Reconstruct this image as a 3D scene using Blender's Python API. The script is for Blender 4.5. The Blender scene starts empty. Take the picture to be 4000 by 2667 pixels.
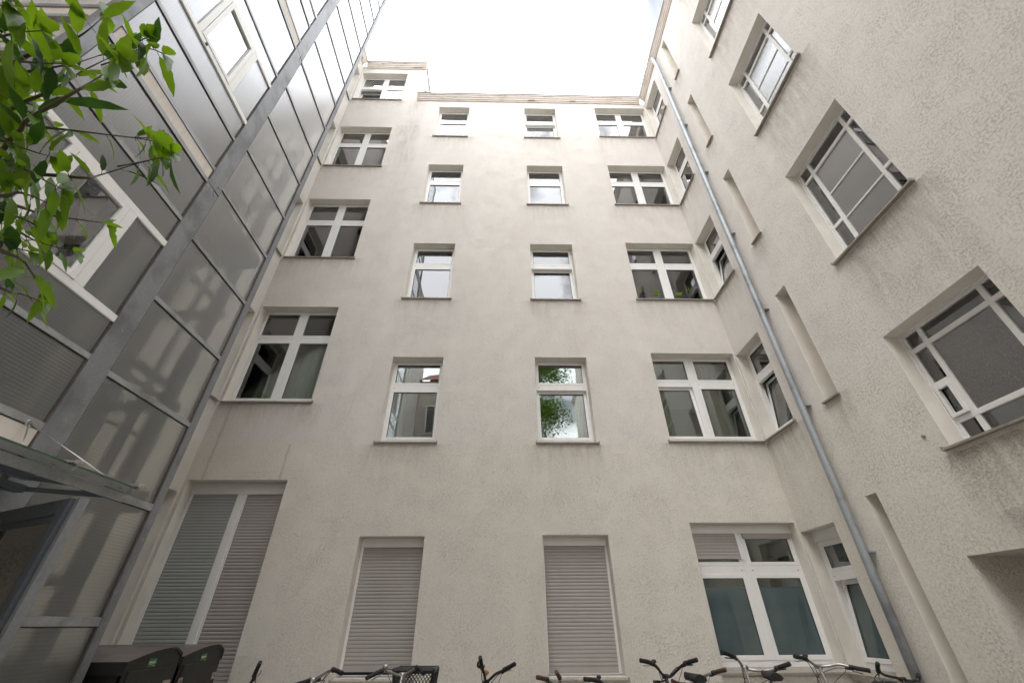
import bpy, math, random
from mathutils import Vector, Matrix
random.seed(7)
PI = math.pi
S = bpy.context.scene
COL = S.collection
G = 0.25                      # level of the yard paving

# ---------------------------------------------------------------- mesh helpers
class MB:
    def __init__(s): s.v = []; s.f = []; s.m = []; s.sm = []
    def quad(s, a, b, c, d, m=0):
        n = len(s.v); s.v += [tuple(a), tuple(b), tuple(c), tuple(d)]; s.f.append((n, n+1, n+2, n+3)); s.m.append(m); s.sm.append(False)
    def poly(s, pts, m=0):
        n = len(s.v); s.v += [tuple(p) for p in pts]; s.f.append(tuple(range(n, n+len(pts)))); s.m.append(m); s.sm.append(False)
    def box(s, x0, x1, y0, y1, z0, z1, m=0, b=0.0):
        if x0 > x1: x0, x1 = x1, x0
        if y0 > y1: y0, y1 = y1, y0
        if z0 > z1: z0, z1 = z1, z0
        n = len(s.v)
        s.v += [(x0,y0,z0),(x1,y0,z0),(x1,y1,z0),(x0,y1,z0),(x0,y0,z1),(x1,y0,z1),(x1,y1,z1),(x0,y1,z1)]
        for q in ((0,3,2,1),(4,5,6,7),(0,1,5,4),(1,2,6,5),(2,3,7,6),(3,0,4,7)):
            s.f.append(tuple(n+i for i in q)); s.m.append(m); s.sm.append(False)
    def obox(s, c, ax, ay, az, m=0):
        c = Vector(c); ax = Vector(ax); ay = Vector(ay); az = Vector(az); n = len(s.v)
        for k in ((-1,-1,-1),(1,-1,-1),(1,1,-1),(-1,1,-1),(-1,-1,1),(1,-1,1),(1,1,1),(-1,1,1)):
            s.v.append(tuple(c+ax*k[0]+ay*k[1]+az*k[2]))
        for q in ((0,3,2,1),(4,5,6,7),(0,1,5,4),(1,2,6,5),(2,3,7,6),(3,0,4,7)):
            s.f.append(tuple(n+i for i in q)); s.m.append(m); s.sm.append(False)
    def bar(s, a, b, w, h, m=0, up=(0,0,1)):
        a = Vector(a); b = Vector(b); d = (b-a); L = d.length
        if L < 1e-6: return
        d.normalize(); u = Vector(up); r = d.cross(u)
        if r.length < 1e-3: r = d.cross(Vector((1,0,0)))
        r.normalize(); u = r.cross(d)
        s.obox((a+b)/2, d*L/2, r*w/2, u*h/2, m)
    def tube(s, pts, rad, seg=8, m=0, cap=True):
        P = [Vector(p) for p in pts]; n0 = len(s.v); R = rad if isinstance(rad, (list, tuple)) else [rad]*len(P)
        ref = None
        for i, p in enumerate(P):
            t = (P[min(i+1, len(P)-1)]-P[max(i-1, 0)]).normalized()
            if ref is None: ref = Vector((0,0,1)) if abs(t.z) < .9 else Vector((1,0,0))
            a = t.cross(ref).normalized(); b = a.cross(t); ref = b
            for k in range(seg):
                an = 2*PI*k/seg; s.v.append(tuple(p+a*math.cos(an)*R[i]+b*math.sin(an)*R[i]))
        for i in range(len(P)-1):
            for k in range(seg):
                k2 = (k+1) % seg
                s.f.append((n0+i*seg+k, n0+i*seg+k2, n0+(i+1)*seg+k2, n0+(i+1)*seg+k)); s.m.append(m); s.sm.append(True)
        if cap:
            s.f.append(tuple(n0+k for k in reversed(range(seg)))); s.m.append(m); s.sm.append(False)
            e = n0+(len(P)-1)*seg; s.f.append(tuple(e+k for k in range(seg))); s.m.append(m); s.sm.append(False)
    def torus(s, c, R, r, axis, seg=36, rs=8, m=0):
        c = Vector(c); ax = Vector(axis).normalized(); u = ax.cross(Vector((0,0,1))).normalized(); w = ax.cross(u); n0 = len(s.v)
        for i in range(seg):
            a = 2*PI*i/seg; d = u*math.cos(a)+w*math.sin(a)
            for k in range(rs):
                b = 2*PI*k/rs; s.v.append(tuple(c+d*(R+r*math.cos(b))+ax*r*math.sin(b)))
        for i in range(seg):
            for k in range(rs):
                i2 = (i+1) % seg; k2 = (k+1) % rs
                s.f.append((n0+i*rs+k, n0+i2*rs+k, n0+i2*rs+k2, n0+i*rs+k2)); s.m.append(m); s.sm.append(True)
    def ball(s, c, r, m=0, sc=(1,1,1), seg=12, rings=8):
        n0 = len(s.v); c = Vector(c)
        for i in range(rings+1):
            ph = PI*i/rings
            for k in range(seg):
                th = 2*PI*k/seg
                s.v.append((c.x+r*sc[0]*math.sin(ph)*math.cos(th), c.y+r*sc[1]*math.sin(ph)*math.sin(th), c.z+r*sc[2]*math.cos(ph)))
        for i in range(rings):
            for k in range(seg):
                k2 = (k+1) % seg; s.f.append((n0+i*seg+k, n0+(i+1)*seg+k, n0+(i+1)*seg+k2, n0+i*seg+k2)); s.m.append(m); s.sm.append(True)
    def extrude(s, prof, a, b, m=0):
        # prof: list of (out, z); a/b: functions giving 3-D point from (out, z)
        A = [a(*p) for p in prof]; B = [b(*p) for p in prof]
        for i in range(len(prof)):
            j = (i+1) % len(prof); s.quad(A[i], A[j], B[j], B[i], m)
        s.poly(A[::-1], m); s.poly(B, m)
    def build(s, name, mats, parent=None, warp=None, bevel=0):
        me = bpy.data.meshes.new(name)
        vs = [warp(v) for v in s.v] if warp else s.v
        me.from_pydata(vs, [], s.f)
        mats = mats if isinstance(mats, (list, tuple)) else [mats]
        for mt in mats: me.materials.append(mt)
        me.polygons.foreach_set('material_index', s.m)
        me.polygons.foreach_set('use_smooth', s.sm)
        me.update()
        o = bpy.data.objects.new(name, me); COL.objects.link(o)
        if parent: o.parent = parent
        if bevel:
            bv = o.modifiers.new('bevel', 'BEVEL'); bv.width = bevel; bv.segments = 2; bv.limit_method = 'ANGLE'
        return o

def tag(o, label=None, cat=None, group=None, kind=None):
    if label: o['label'] = label
    if cat: o['category'] = cat
    if group: o['group'] = group
    if kind: o['kind'] = kind
    return o
def empty(name, loc=(0,0,0), rz=0.0):
    o = bpy.data.objects.new(name, None); COL.objects.link(o); o.location = loc; o.rotation_euler = (0,0,rz); o.empty_display_size = .2
    return o

# ---------------------------------------------------------------- materials
def nt(name):
    m = bpy.data.materials.new(name); m.use_nodes = True; t = m.node_tree; t.nodes.clear()
    out = t.nodes.new('ShaderNodeOutputMaterial'); return m, t, out
class NG:
    def __init__(s, t): s.t = t
    def n(s, typ, **kw):
        x = s.t.nodes.new(typ)
        for k, v in kw.items():
            if k.startswith('i_'):
                key = k[2:]; key = int(key) if key.isdigit() else key.replace('_', ' ')
                if isinstance(v, bpy.types.NodeSocket): s.t.links.new(v, x.inputs[key])
                else: x.inputs[key].default_value = v
            else: setattr(x, k, v)
        return x
    def math(s, op, a, b=None, c=None, clamp=False):
        x = s.t.nodes.new('ShaderNodeMath'); x.operation = op; x.use_clamp = clamp
        for i, v in enumerate((a, b, c)):
            if v is None: continue
            if isinstance(v, bpy.types.NodeSocket): s.t.links.new(v, x.inputs[i])
            else: x.inputs[i].default_value = v
        return x.outputs[0]
    def mix(s, f, a, b, bt='MIX'):
        x = s.t.nodes.new('ShaderNodeMix'); x.data_type = 'RGBA'; x.blend_type = bt
        for k, v in ((0, f), (6, a), (7, b)):
            if isinstance(v, bpy.types.NodeSocket): s.t.links.new(v, x.inputs[k])
            elif k == 0: x.inputs[k].default_value = v
            else: x.inputs[k].default_value = (*v, 1) if len(v) == 3 else v
        return x.outputs[2]
    def noise(s, vec, scale, detail=3, rough=.5, dist=0.0):
        x = s.n('ShaderNodeTexNoise'); x.inputs['Scale'].default_value = scale; x.inputs['Detail'].default_value = detail
        x.inputs['Roughness'].default_value = rough; x.inputs['Distortion'].default_value = dist
        if vec is not None: s.t.links.new(vec, x.inputs['Vector'])
        return x.outputs['Fac']
    def ramp(s, f, lo, hi):
        x = s.n('ShaderNodeMapRange', i_Value=f); x.inputs[1].default_value = lo; x.inputs[2].default_value = hi
        x.inputs[3].default_value = 0; x.inputs[4].default_value = 1; return x.outputs[0]
    def link(s, a, b): s.t.links.new(a, b)

def simple(name, col, rough=.6, metal=0.0, nscale=20, nstr=.12, bump=0.0, bscale=200, spec=.5, stretch=None, dirt=None):
    m, t, out = nt(name); g = NG(t)
    co = g.n('ShaderNodeTexCoord').outputs['Object']
    if stretch:
        mp = g.n('ShaderNodeMapping', i_Vector=co); mp.inputs['Scale'].default_value = stretch; co = mp.outputs[0]
    n1 = g.noise(co, nscale, 4, .6)
    v = g.ramp(n1, .3, .7)
    c = g.mix(v, tuple(x*(1-nstr) for x in col), tuple(min(1, x*(1+nstr)) for x in col))
    if dirt:
        n2 = g.noise(co, dirt[1], 5, .65); f = g.math('MULTIPLY', g.ramp(n2, .52, .75), dirt[2]); c = g.mix(f, c, dirt[0])
    b = g.n('ShaderNodeBsdfPrincipled'); g.link(c, b.inputs['Base Color'])
    b.inputs['Metallic'].default_value = metal; b.inputs['Specular IOR Level'].default_value = spec
    g.link(g.math('ADD', g.math('MULTIPLY', v, .12), rough-.06), b.inputs['Roughness'])
    if bump:
        bn = g.n('ShaderNodeBump'); bn.inputs['Strength'].default_value = bump; bn.inputs['Distance'].default_value = .003
        g.link(g.noise(co, bscale, 3), bn.inputs['Height']); g.link(bn.outputs[0], b.inputs['Normal'])
    g.link(b.outputs[0], out.inputs[0]); return m

def plaster(name, up, low, zsplit, stains=(), coarse=1.0, axis=0, level=.52, cracks=(), stf=.5):
    """rough scratched render: mottled, with grime in the grooves; stains = (u centre, half width, z0, period) below sills"""
    m, t, out = nt(name); g = NG(t)
    co = g.n('ShaderNodeTexCoord').outputs['Object']
    sep = g.n('ShaderNodeSeparateXYZ', i_Vector=co); X, Z = sep.outputs[0], sep.outputs[2]
    big = g.noise(co, .9, 5, .6); mid = g.noise(co, 3.2, 5, .65, .4); fine = g.noise(co, 110*coarse, 2, .6, .8)
    # worm grooves: thin ridges of a distorted noise, broken up by a second one
    w1 = g.noise(co, 70*coarse, 2, .55, 1.0)
    ridge = g.math('SUBTRACT', 1.0, g.math('MULTIPLY', g.math('ABSOLUTE', g.math('SUBTRACT', w1, .5)), 13.0), clamp=True)
    msk = g.math('MULTIPLY', g.ramp(g.noise(co, 44*coarse, 3, .6), .44, .56), g.math('ADD', .35, g.math('MULTIPLY', g.ramp(g.noise(co, 2.6, 4, .6), .35, .65), .65)))
    groove = g.math('MULTIPLY', ridge, msk, clamp=True)
    # two coats: pinkish above, yellower below, ragged edge
    edge = g.math('ADD', Z, g.math('MULTIPLY', g.math('SUBTRACT', mid, .5), .25))
    c = g.mix(g.ramp(edge, zsplit-.04, zsplit+.06), low, up)
    c = g.mix(g.math('MULTIPLY', g.ramp(mid, .35, .75), .22), c, tuple(x*.80 for x in up))
    c = g.mix(g.math('MULTIPLY', g.ramp(big, .5, .8), .28), c, (up[0]*.84, up[1]*.76, up[2]*.72))
    patch = g.math('MULTIPLY', g.ramp(g.noise(co, 1.7, 6, .7, .6), .56, .72), g.ramp(g.noise(co, 40, 3, .7), .4, .6))
    c = g.mix(g.math('MULTIPLY', patch, .30), c, (.40, .315, .24))
    c = g.mix(g.math('MULTIPLY', groove, level), c, (.30, .265, .235))
    c = g.mix(g.math('MULTIPLY', g.ramp(fine, .42, .7), .16), c, tuple(x*.6 for x in up))
    mps = g.n('ShaderNodeMapping', i_Vector=co); mps.inputs['Scale'].default_value = (2.8, 2.8, .4)
    c = g.mix(g.math('MULTIPLY', g.ramp(g.noise(mps.outputs[0], 1.0, 7, .75), .52, .82), .10), c, (.42,.36,.31))
    for (xc, za, zb) in cracks:
        jit = g.math('MULTIPLY', g.math('SUBTRACT', g.noise(co, 7, 5, .7), .5), .09)
        d = g.math('ABSOLUTE', g.math('SUBTRACT', g.math('ADD', X, jit), xc))
        f = g.math('MULTIPLY', g.math('LESS_THAN', d, .004), g.math('MULTIPLY', g.math('GREATER_THAN', Z, za), g.math('LESS_THAN', Z, zb)))
        c = g.mix(g.math('MULTIPLY', f, .5), c, (.20,.11,.06))
        c = g.mix(g.math('MULTIPLY', g.math('MULTIPLY', g.ramp(d, .05, .0), .22), g.math('MULTIPLY', g.math('GREATER_THAN', Z, za), g.math('LESS_THAN', Z, zb))), c, (.42,.31,.22))
    tot = None
    for st_ in stains:
        uc, hw, z0, per = st_[:4]; dec = st_[4] if len(st_) > 4 else 2.6
        a = g.math('SUBTRACT', 1.0, g.math('MULTIPLY', g.math('SUBTRACT', g.math('ABSOLUTE', g.math('SUBTRACT', X, uc)), hw), 4.0), clamp=True)
        if per > 0:
            dz = g.math('SUBTRACT', per, g.math('FLOORED_MODULO', g.math('SUBTRACT', Z, z0), per))
        else:
            dz = g.math('SUBTRACT', z0, Z)
        b = g.math('MULTIPLY', g.math('EXPONENT', g.math('MULTIPLY', dz, -dec)), g.math('GREATER_THAN', dz, 0.0))
        s_ = g.math('MULTIPLY', a, b); tot = s_ if tot is None else g.math('ADD', tot, s_, clamp=True)
    if tot is not None:
        mp = g.n('ShaderNodeMapping', i_Vector=co); mp.inputs['Scale'].default_value = (9, 9, 1.6)
        st = g.math('MULTIPLY', tot, g.ramp(g.noise(mp.outputs[0], 1.0, 5, .7), .3, .62))
        st = g.math('MULTIPLY', st, g.ramp(g.noise(co, 60, 2, .6), .2, .5))
        c = g.mix(g.math('MULTIPLY', st, stf), c, (.33, .285, .245))
    b = g.n('ShaderNodeBsdfPrincipled'); g.link(c, b.inputs['Base Color']); b.inputs['Roughness'].default_value = .92
    b.inputs['Specular IOR Level'].default_value = .15
    h = g.math('SUBTRACT', g.math('MULTIPLY', g.noise(co, 120*coarse, 2, .6), .5), g.math('MULTIPLY', groove, 1.0))
    bn = g.n('ShaderNodeBump'); bn.inputs['Strength'].default_value = .8; bn.inputs['Distance'].default_value = .008
    g.link(h, bn.inputs['Height']); g.link(bn.outputs[0], b.inputs['Normal'])
    g.link(b.outputs[0], out.inputs[0]); return m

def window_glass(name, tint=(.80,.87,.83), gain=3.4, wav=0.0, rough=0.0, film=None):
    m, t, out = nt(name); g = NG(t)
    tr = g.n('ShaderNodeBsdfTransparent'); tr.inputs[0].default_value = (*tint, 1)
    gl = g.n('ShaderNodeBsdfGlossy'); gl.inputs['Roughness'].default_value = rough; gl.inputs['Color'].default_value = (.97,.98,1,1)
    fr = g.n('ShaderNodeFresnel'); fr.inputs[0].default_value = 1.5
    co = g.n('ShaderNodeTexCoord').outputs['Object']
    if wav or rough == 0:
        bn = g.n('ShaderNodeBump'); bn.inputs['Strength'].default_value = wav if wav else .25
        bn.inputs['Distance'].default_value = .004 if wav else .006
        g.link(g.noise(co, 45 if wav else 1.1, 2), bn.inputs['Height'])
        g.link(bn.outputs[0], gl.inputs['Normal'])
    f = g.math('MULTIPLY', fr.outputs[0], gain, clamp=True)
    base = tr.outputs[0]
    if film:
        d = g.n('ShaderNodeBsdfDiffuse'); g.link(g.mix(g.ramp(g.noise(co, 55 if wav else 2.5, 3, .6), .35, .65), tuple(x*(.7 if wav else .88) for x in film[0]), tuple(x*(1.35 if wav else 1.1) for x in film[0])), d.inputs[0])
        mx = g.n('ShaderNodeMixShader'); mx.inputs[0].default_value = film[1]
        g.link(tr.outputs[0], mx.inputs[1]); g.link(d.outputs[0], mx.inputs[2]); base = mx.outputs[0]
    mx = g.n('ShaderNodeMixShader'); g.link(f, mx.inputs[0]); g.link(base, mx.inputs[1]); g.link(gl.outputs[0], mx.inputs[2])
    g.link(mx.outputs[0], out.inputs[0]); return m

def cast_glass(name, axis='Y'):
    """wired / square-patterned cast glass: small grid relief, blurs what is behind it"""
    m, t, out = nt(name); g = NG(t)
    co = g.n('ShaderNodeTexCoord').outputs['Object']
    sep = g.n('ShaderNodeSeparateXYZ', i_Vector=co)
    U = sep.outputs[1] if axis == 'Y' else sep.outputs[0]; Z = sep.outputs[2]
    k = 2*PI/.028
    su = g.math('SINE', g.math('MULTIPLY', U, k)); sz = g.math('SINE', g.math('MULTIPLY', Z, k))
    h = g.math('ADD', g.math('MULTIPLY', su, .5), g.math('MULTIPLY', sz, .5))
    bn = g.n('ShaderNodeBump'); bn.inputs['Strength'].default_value = .38; bn.inputs['Distance'].default_value = .0022; g.link(h, bn.inputs['Height'])
    rf = g.n('ShaderNodeBsdfRefraction'); rf.inputs['IOR'].default_value = 1.16; rf.inputs['Roughness'].default_value = .28; rf.inputs['Color'].default_value = (.74,.78,.73,1)
    g.link(bn.outputs[0], rf.inputs['Normal'])
    gl = g.n('ShaderNodeBsdfGlossy'); gl.inputs['Roughness'].default_value = .16; gl.inputs['Color'].default_value = (.96,.97,1,1); g.link(bn.outputs[0], gl.inputs['Normal'])
    tl = g.n('ShaderNodeBsdfTranslucent'); tl.inputs[0].default_value = (.55,.56,.52,1)
    df = g.n('ShaderNodeBsdfDiffuse'); df.inputs[0].default_value = (.33,.34,.31,1)
    tr = g.n('ShaderNodeBsdfTransparent'); tr.inputs[0].default_value = (.8,.83,.79,1)
    line = g.ramp(g.math('MAXIMUM', su, sz), .80, .98)
    m1 = g.n('ShaderNodeMixShader'); m1.inputs[0].default_value = .12; g.link(rf.outputs[0], m1.inputs[1]); g.link(tr.outputs[0], m1.inputs[2])
    m2 = g.n('ShaderNodeMixShader'); g.link(g.math('ADD', .06, g.math('MULTIPLY', line, .2)), m2.inputs[0]); g.link(m1.outputs[0], m2.inputs[1]); g.link(df.outputs[0], m2.inputs[2])
    m3 = g.n('ShaderNodeMixShader'); m3.inputs[0].default_value = .07; g.link(m2.outputs[0], m3.inputs[1]); g.link(tl.outputs[0], m3.inputs[2])
    fr = g.n('ShaderNodeFresnel'); fr.inputs[0].default_value = 1.5
    m4 = g.n('ShaderNodeMixShader'); g.link(g.math('MULTIPLY', fr.outputs[0], 3.3, clamp=True), m4.inputs[0]); g.link(m3.outputs[0], m4.inputs[1]); g.link(gl.outputs[0], m4.inputs[2])
    g.link(m4.outputs[0], out.inputs[0]); return m

def galvanised(name, col=(.30,.31,.33)):
    m, t, out = nt(name); g = NG(t)
    co = g.n('ShaderNodeTexCoord').outputs['Object']
    v = g.n('ShaderNodeTexVoronoi', i_Vector=co); v.inputs['Scale'].default_value = 80; v.inputs['Randomness'].default_value = 1
    sp = g.n('ShaderNodeSeparateColor', i_Color=v.outputs['Color']).outputs[0]
    big = g.noise(co, 2.2, 5, .6); c = g.mix(g.ramp(sp, 0, 1), tuple(x*.9 for x in col), tuple(x*1.1 for x in col))
    c = g.mix(g.math('MULTIPLY', g.ramp(big, .48, .66), .75), c, tuple(x*.5 for x in col))
    c = g.mix(g.math('MULTIPLY', g.ramp(g.noise(co, 6, 6, .75), .6, .8), .22), c, (.52,.53,.54))
    b = g.n('ShaderNodeBsdfPrincipled'); g.link(c, b.inputs['Base Color']); b.inputs['Metallic'].default_value = .45
    g.link(g.math('ADD', .42, g.math('MULTIPLY', sp, .15)), b.inputs['Roughness'])
    g.link(b.outputs[0], out.inputs[0]); return m

def leaf_mat(name, c1, c2, tl):
    m, t, out = nt(name); g = NG(t)
    co = g.n('ShaderNodeTexCoord').outputs['Object']
    r = g.n('ShaderNodeObjectInfo').outputs['Random']
    n = g.ramp(g.noise(co, 9, 3, .6), .32, .68)
    c = g.mix(n, c1, c2)
    b = g.n('ShaderNodeBsdfPrincipled'); g.link(c, b.inputs['Base Color']); b.inputs['Roughness'].default_value = .38; b.inputs['Specular IOR Level'].default_value = .45
    tn = g.n('ShaderNodeBsdfTranslucent'); g.link(g.mix(n, tuple(x*.7 for x in tl), tl), tn.inputs[0])
    mx = g.n('ShaderNodeMixShader'); mx.inputs[0].default_value = .45; g.link(b.outputs[0], mx.inputs[1]); g.link(tn.outputs[0], mx.inputs[2])
    g.link(mx.outputs[0], out.inputs[0]); return m

M = {}
M['plaster_back'] = plaster('scratched_render_rear', (.80,.758,.71), (.80,.755,.675), 4.22,
    stains=[(-1.7,.55,4.2,3.27),(1.13,.55,4.2,3.27),(3.8,.9,4.24,3.27),(-4.35,.85,5.0,3.72),(-2.92,.10,16.2,0,.35),(-3.05,.2,14.6,0,.6)], cracks=[(-4.95,3.6,4.95),(-3.69,3.6,4.2)])
M['plaster_right'] = plaster('scratched_render_wing', (.80,.762,.722), (.80,.76,.685), 4.15,
    stains=[(-3.3,.55,5.74,3.28,1.3),(-3.45,.6,3.05,0,1.6),(-6.5,.45,4.24,3.26),(-5.15,.08,4.24,3.24)], coarse=.85, level=.55, stf=.85)
M['plaster_left'] = plaster('scratched_render_left', (.78,.735,.69), (.75,.70,.63), 4.2)
M['reveal'] = simple('smooth_plaster', (.77,.73,.67), .85, nscale=3, nstr=.06, bump=.3, bscale=60, dirt=((.5,.43,.34), 2.5, .25))
M['cornice'] = simple('cornice_paint', (.66,.60,.54), .8, nscale=6, nstr=.1, bump=.5, bscale=30, dirt=((.42,.27,.15), 3.0, .75), stretch=(1,1,3))
M['flash'] = simple('zinc_flashing', (.20,.20,.19), .5, .4, dirt=((.25,.17,.10), 5, .5))
M['sill'] = simple('painted_metal_sill', (.33,.30,.26), .5, .1, nscale=9, dirt=((.10,.09,.06), 9, .7))
M['pvc'] = simple('white_pvc', (.84,.835,.82), .35, nscale=4, nstr=.03, dirt=((.5,.45,.37), 7, .12))
M['whitewood'] = simple('white_painted_wood', (.80,.80,.79), .45, nscale=12, nstr=.04, bump=.2, bscale=40, dirt=((.5,.48,.44), 11, .18))
M['gasket'] = simple('black_gasket', (.02,.02,.02), .6)
M['glass'] = window_glass('pane_glass')
M['glass_dark'] = window_glass('pane_glass_old', tint=(.55,.56,.56), gain=3.2)
M['glass_film'] = window_glass('frosted_pane_teal', tint=(.3,.42,.42), gain=1.5, film=((.105,.145,.15), .8), rough=.02)
M['glass_rip'] = window_glass('rippled_pane', tint=(.35,.35,.35), gain=3.6, wav=.9, rough=.08, film=((.10,.096,.093), .75))
M['cast'] = cast_glass('cast_glass_side', 'Y'); M['castx'] = cast_glass('cast_glass_front', 'X')
M['galv'] = galvanised('galvanised_steel', (.25,.26,.275)); M['galv_bar'] = galvanised('galvanised_bar', (.36,.365,.375))
M['pipe'] = galvanised('zinc_downpipe', (.36,.385,.41))
M['dsteel'] = galvanised('weathered_door_steel', (.10,.11,.125))
M['cream'] = simple('cream_spandrel', (.64,.58,.52), .6, nscale=2, nstr=.06, stretch=(6,6,.6), dirt=((.42,.36,.28), 3, .3))
M['shut'] = simple('taupe_shutter', (.40,.37,.35), .5, nscale=2, nstr=.05, dirt=((.30,.26,.2), 3, .25))
M['shutg'] = simple('grey_green_shutter', (.375,.39,.38), .45, nscale=2, nstr=.05, dirt=((.28,.3,.27), 3, .25))
M['room'] = simple('room_wall', (.52,.51,.46), .9, nscale=1)
M['ceil'] = simple('room_ceiling', (.62,.62,.58), .9, nscale=1)
M['stairs'] = simple('stair_concrete', (.16,.155,.145), .8, nscale=4)
M['stairsteel'] = simple('stair_steel', (.035,.037,.04), .5, .2)
def curtain_mat(name, c):
    m, t, out = nt(name); g = NG(t)
    d = g.n('ShaderNodeBsdfDiffuse'); d.inputs[0].default_value = (*c, 1); tn = g.n('ShaderNodeBsdfTranslucent'); tn.inputs[0].default_value = (*c, 1)
    tr = g.n('ShaderNodeBsdfTransparent'); a = g.n('ShaderNodeMixShader'); a.inputs[0].default_value = .3; g.link(d.outputs[0], a.inputs[1]); g.link(tn.outputs[0], a.inputs[2])
    b = g.n('ShaderNodeMixShader'); b.inputs[0].default_value = .05; g.link(a.outputs[0], b.inputs[1]); g.link(tr.outputs[0], b.inputs[2]); g.link(b.outputs[0], out.inputs[0]); return m
M['curt'] = curtain_mat('pale_curtain', (.92,.93,.87)); M['curtb'] = curtain_mat('beige_curtain', (.58,.47,.35)); M['bamboo'] = simple('bamboo_blind', (.42,.25,.11), .7, nscale=60, nstr=.3, stretch=(1,1,9))
M['pave'] = simple('concrete_paving', (.36,.345,.32), .9, nscale=3, bump=.5, dirt=((.12,.13,.09), 2, .6))
M['black'] = simple('black_plastic', (.018,.018,.018), .45, nscale=30); M['rubber'] = simple('black_rubber', (.012,.012,.012), .7)
M['chrome'] = simple('silver_alloy', (.42,.41,.39), .32, .85, nscale=40); M['brown'] = simple('brown_leather', (.085,.03,.02), .45)
M['binside'] = simple('bin_black_metal', (.016,.015,.014), .5, nscale=8, dirt=((.05,.04,.035), 6, .4)); M['binlid'] = simple('bin_lid_brown', (.095,.078,.074), .38, nscale=5, nstr=.1, dirt=((.2,.18,.17), 14, .35))
M['green'] = simple('green_sticker', (.03,.13,.04), .5); M['cream_ink'] = simple('cream_ink', (.62,.62,.5), .6); M['grey_metal'] = simple('latch_metal', (.34,.30,.25), .5, .4)
M['bark'] = simple('bark', (.10,.075,.05), .9, nscale=30, bump=.8, bscale=50); M['twig'] = simple('green_twig', (.07,.06,.025), .7)
M['leaf'] = leaf_mat('leaf_green', (.035,.115,.006), (.095,.21,.010), (.30,.50,.015))
M['leafd'] = leaf_mat('leaf_dark', (.012,.04,.008), (.03,.075,.012), (.06,.16,.015))
M['brick'] = simple('red_brick', (.24,.10,.07), .9, nscale=12); M['rooftile'] = simple('red_roof_tiles', (.22,.07,.04), .8, nscale=15)
M['olive'] = simple('olive_black_paint', (.03,.035,.02), .3); M['copper'] = simple('brass_horn', (.5,.25,.1), .3, .9); M['terracotta'] = simple('terracotta', (.35,.14,.07), .8)
M['redp'] = simple('red_plastic', (.25,.02,.01), .4); M['rust'] = simple('rusty_iron', (.12,.05,.025), .8)
M['brown_plaster'] = simple('brownish_plaster', (.55,.49,.43), .9, nscale=2); M['gstrip'] = simple('brown_gasket', (.075,.058,.05), .7); M['basketm'] = simple('grey_basket_rim', (.10,.10,.11), .4, .2)

# ---------------------------------------------------------------- facade pieces (u along the wall, w into it, z up)
def facade(mb, u0, u1, z0, z1, holes, depth=.36):
    us = sorted({u0, u1, *[h[0] for h in holes if u0 < h[0] < u1], *[h[1] for h in holes if u0 < h[1] < u1]})
    zs = sorted({z0, z1, *[h[2] for h in holes if z0 < h[2] < z1], *[h[3] for h in holes if z0 < h[3] < z1]})
    for i in range(len(us)-1):
        for j in range(len(zs)-1):
            uc = (us[i]+us[i+1])/2; zc = (zs[j]+zs[j+1])/2
            if any(h[0] < uc < h[1] and h[2] < zc < h[3] for h in holes): continue
            mb.quad((us[i],0,zs[j]), (us[i+1],0,zs[j]), (us[i+1],0,zs[j+1]), (us[i],0,zs[j+1]), 0)
    for h in holes:
        a, b, c, d = h[:4]; dp = h[4] if len(h) > 4 else depth; mm = h[5] if len(h) > 5 else 1
        mb.quad((a,0,c),(a,0,d),(a,dp,d),(a,dp,c),mm); mb.quad((b,0,c),(b,dp,c),(b,dp,d),(b,0,d),mm)
        mb.quad((a,0,d),(b,0,d),(b,dp,d),(a,dp,d),mm); mb.quad((a,0,c),(a,dp,c),(b,dp,c),(b,0,c),mm)

def ring(mb, u0, u1, z0, z1, t, w0, w1, m=0):
    """a rectangular frame of border t (l, r, b, t or one number) lying between depths w0 and w1"""
    l, r, b, tp = t if isinstance(t, (tuple, list)) else (t, t, t, t)
    if l: mb.box(u0, u0+l, w0, w1, z0, z1, m)
    if r: mb.box(u1-r, u1, w0, w1, z0, z1, m)
    if b: mb.box(u0+l, u1-r, w0, w1, z0, z0+b, m)
    if tp: mb.box(u0+l, u1-r, w0, w1, z1-tp, z1, m)

def make_sash(win, u0, u1, z0, z1, w, glass, tilt=0.0, handle=False, t=.05, film=None):
    """sash with its pane; tilts inwards about its bottom edge"""
    root = None
    mb = MB(); W = u1-u0; H = z1-z0
    ring(mb, 0, W, 0, H, t, -.02, .03, 0); ring(mb, t-.001, W-t+.001, t-.001, H-t+.001, .006, -.012, .0, 1)
    s = mb.build('sash', [M['pvc'], M['gasket']], win, bevel=.003); s.location = (u0, w, z0); s.rotation_euler = (-tilt, 0, 0)
    p = MB()
    if film:
        hz = film
        p.box(t, W-t, .004, .010, t, hz-z0, 0); p.build('pane', M['glass_film'], win).matrix_local = s.matrix_basis.copy()
        p = MB(); p.box(t, W-t, .004, .010, hz-z0, H-t, 0)
    else: p.box(t, W-t, .004, .010, t, H-t, 0)
    q = p.build('pane', glass, win); q.location = s.location; q.rotation_euler = s.rotation_euler
    return s

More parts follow.
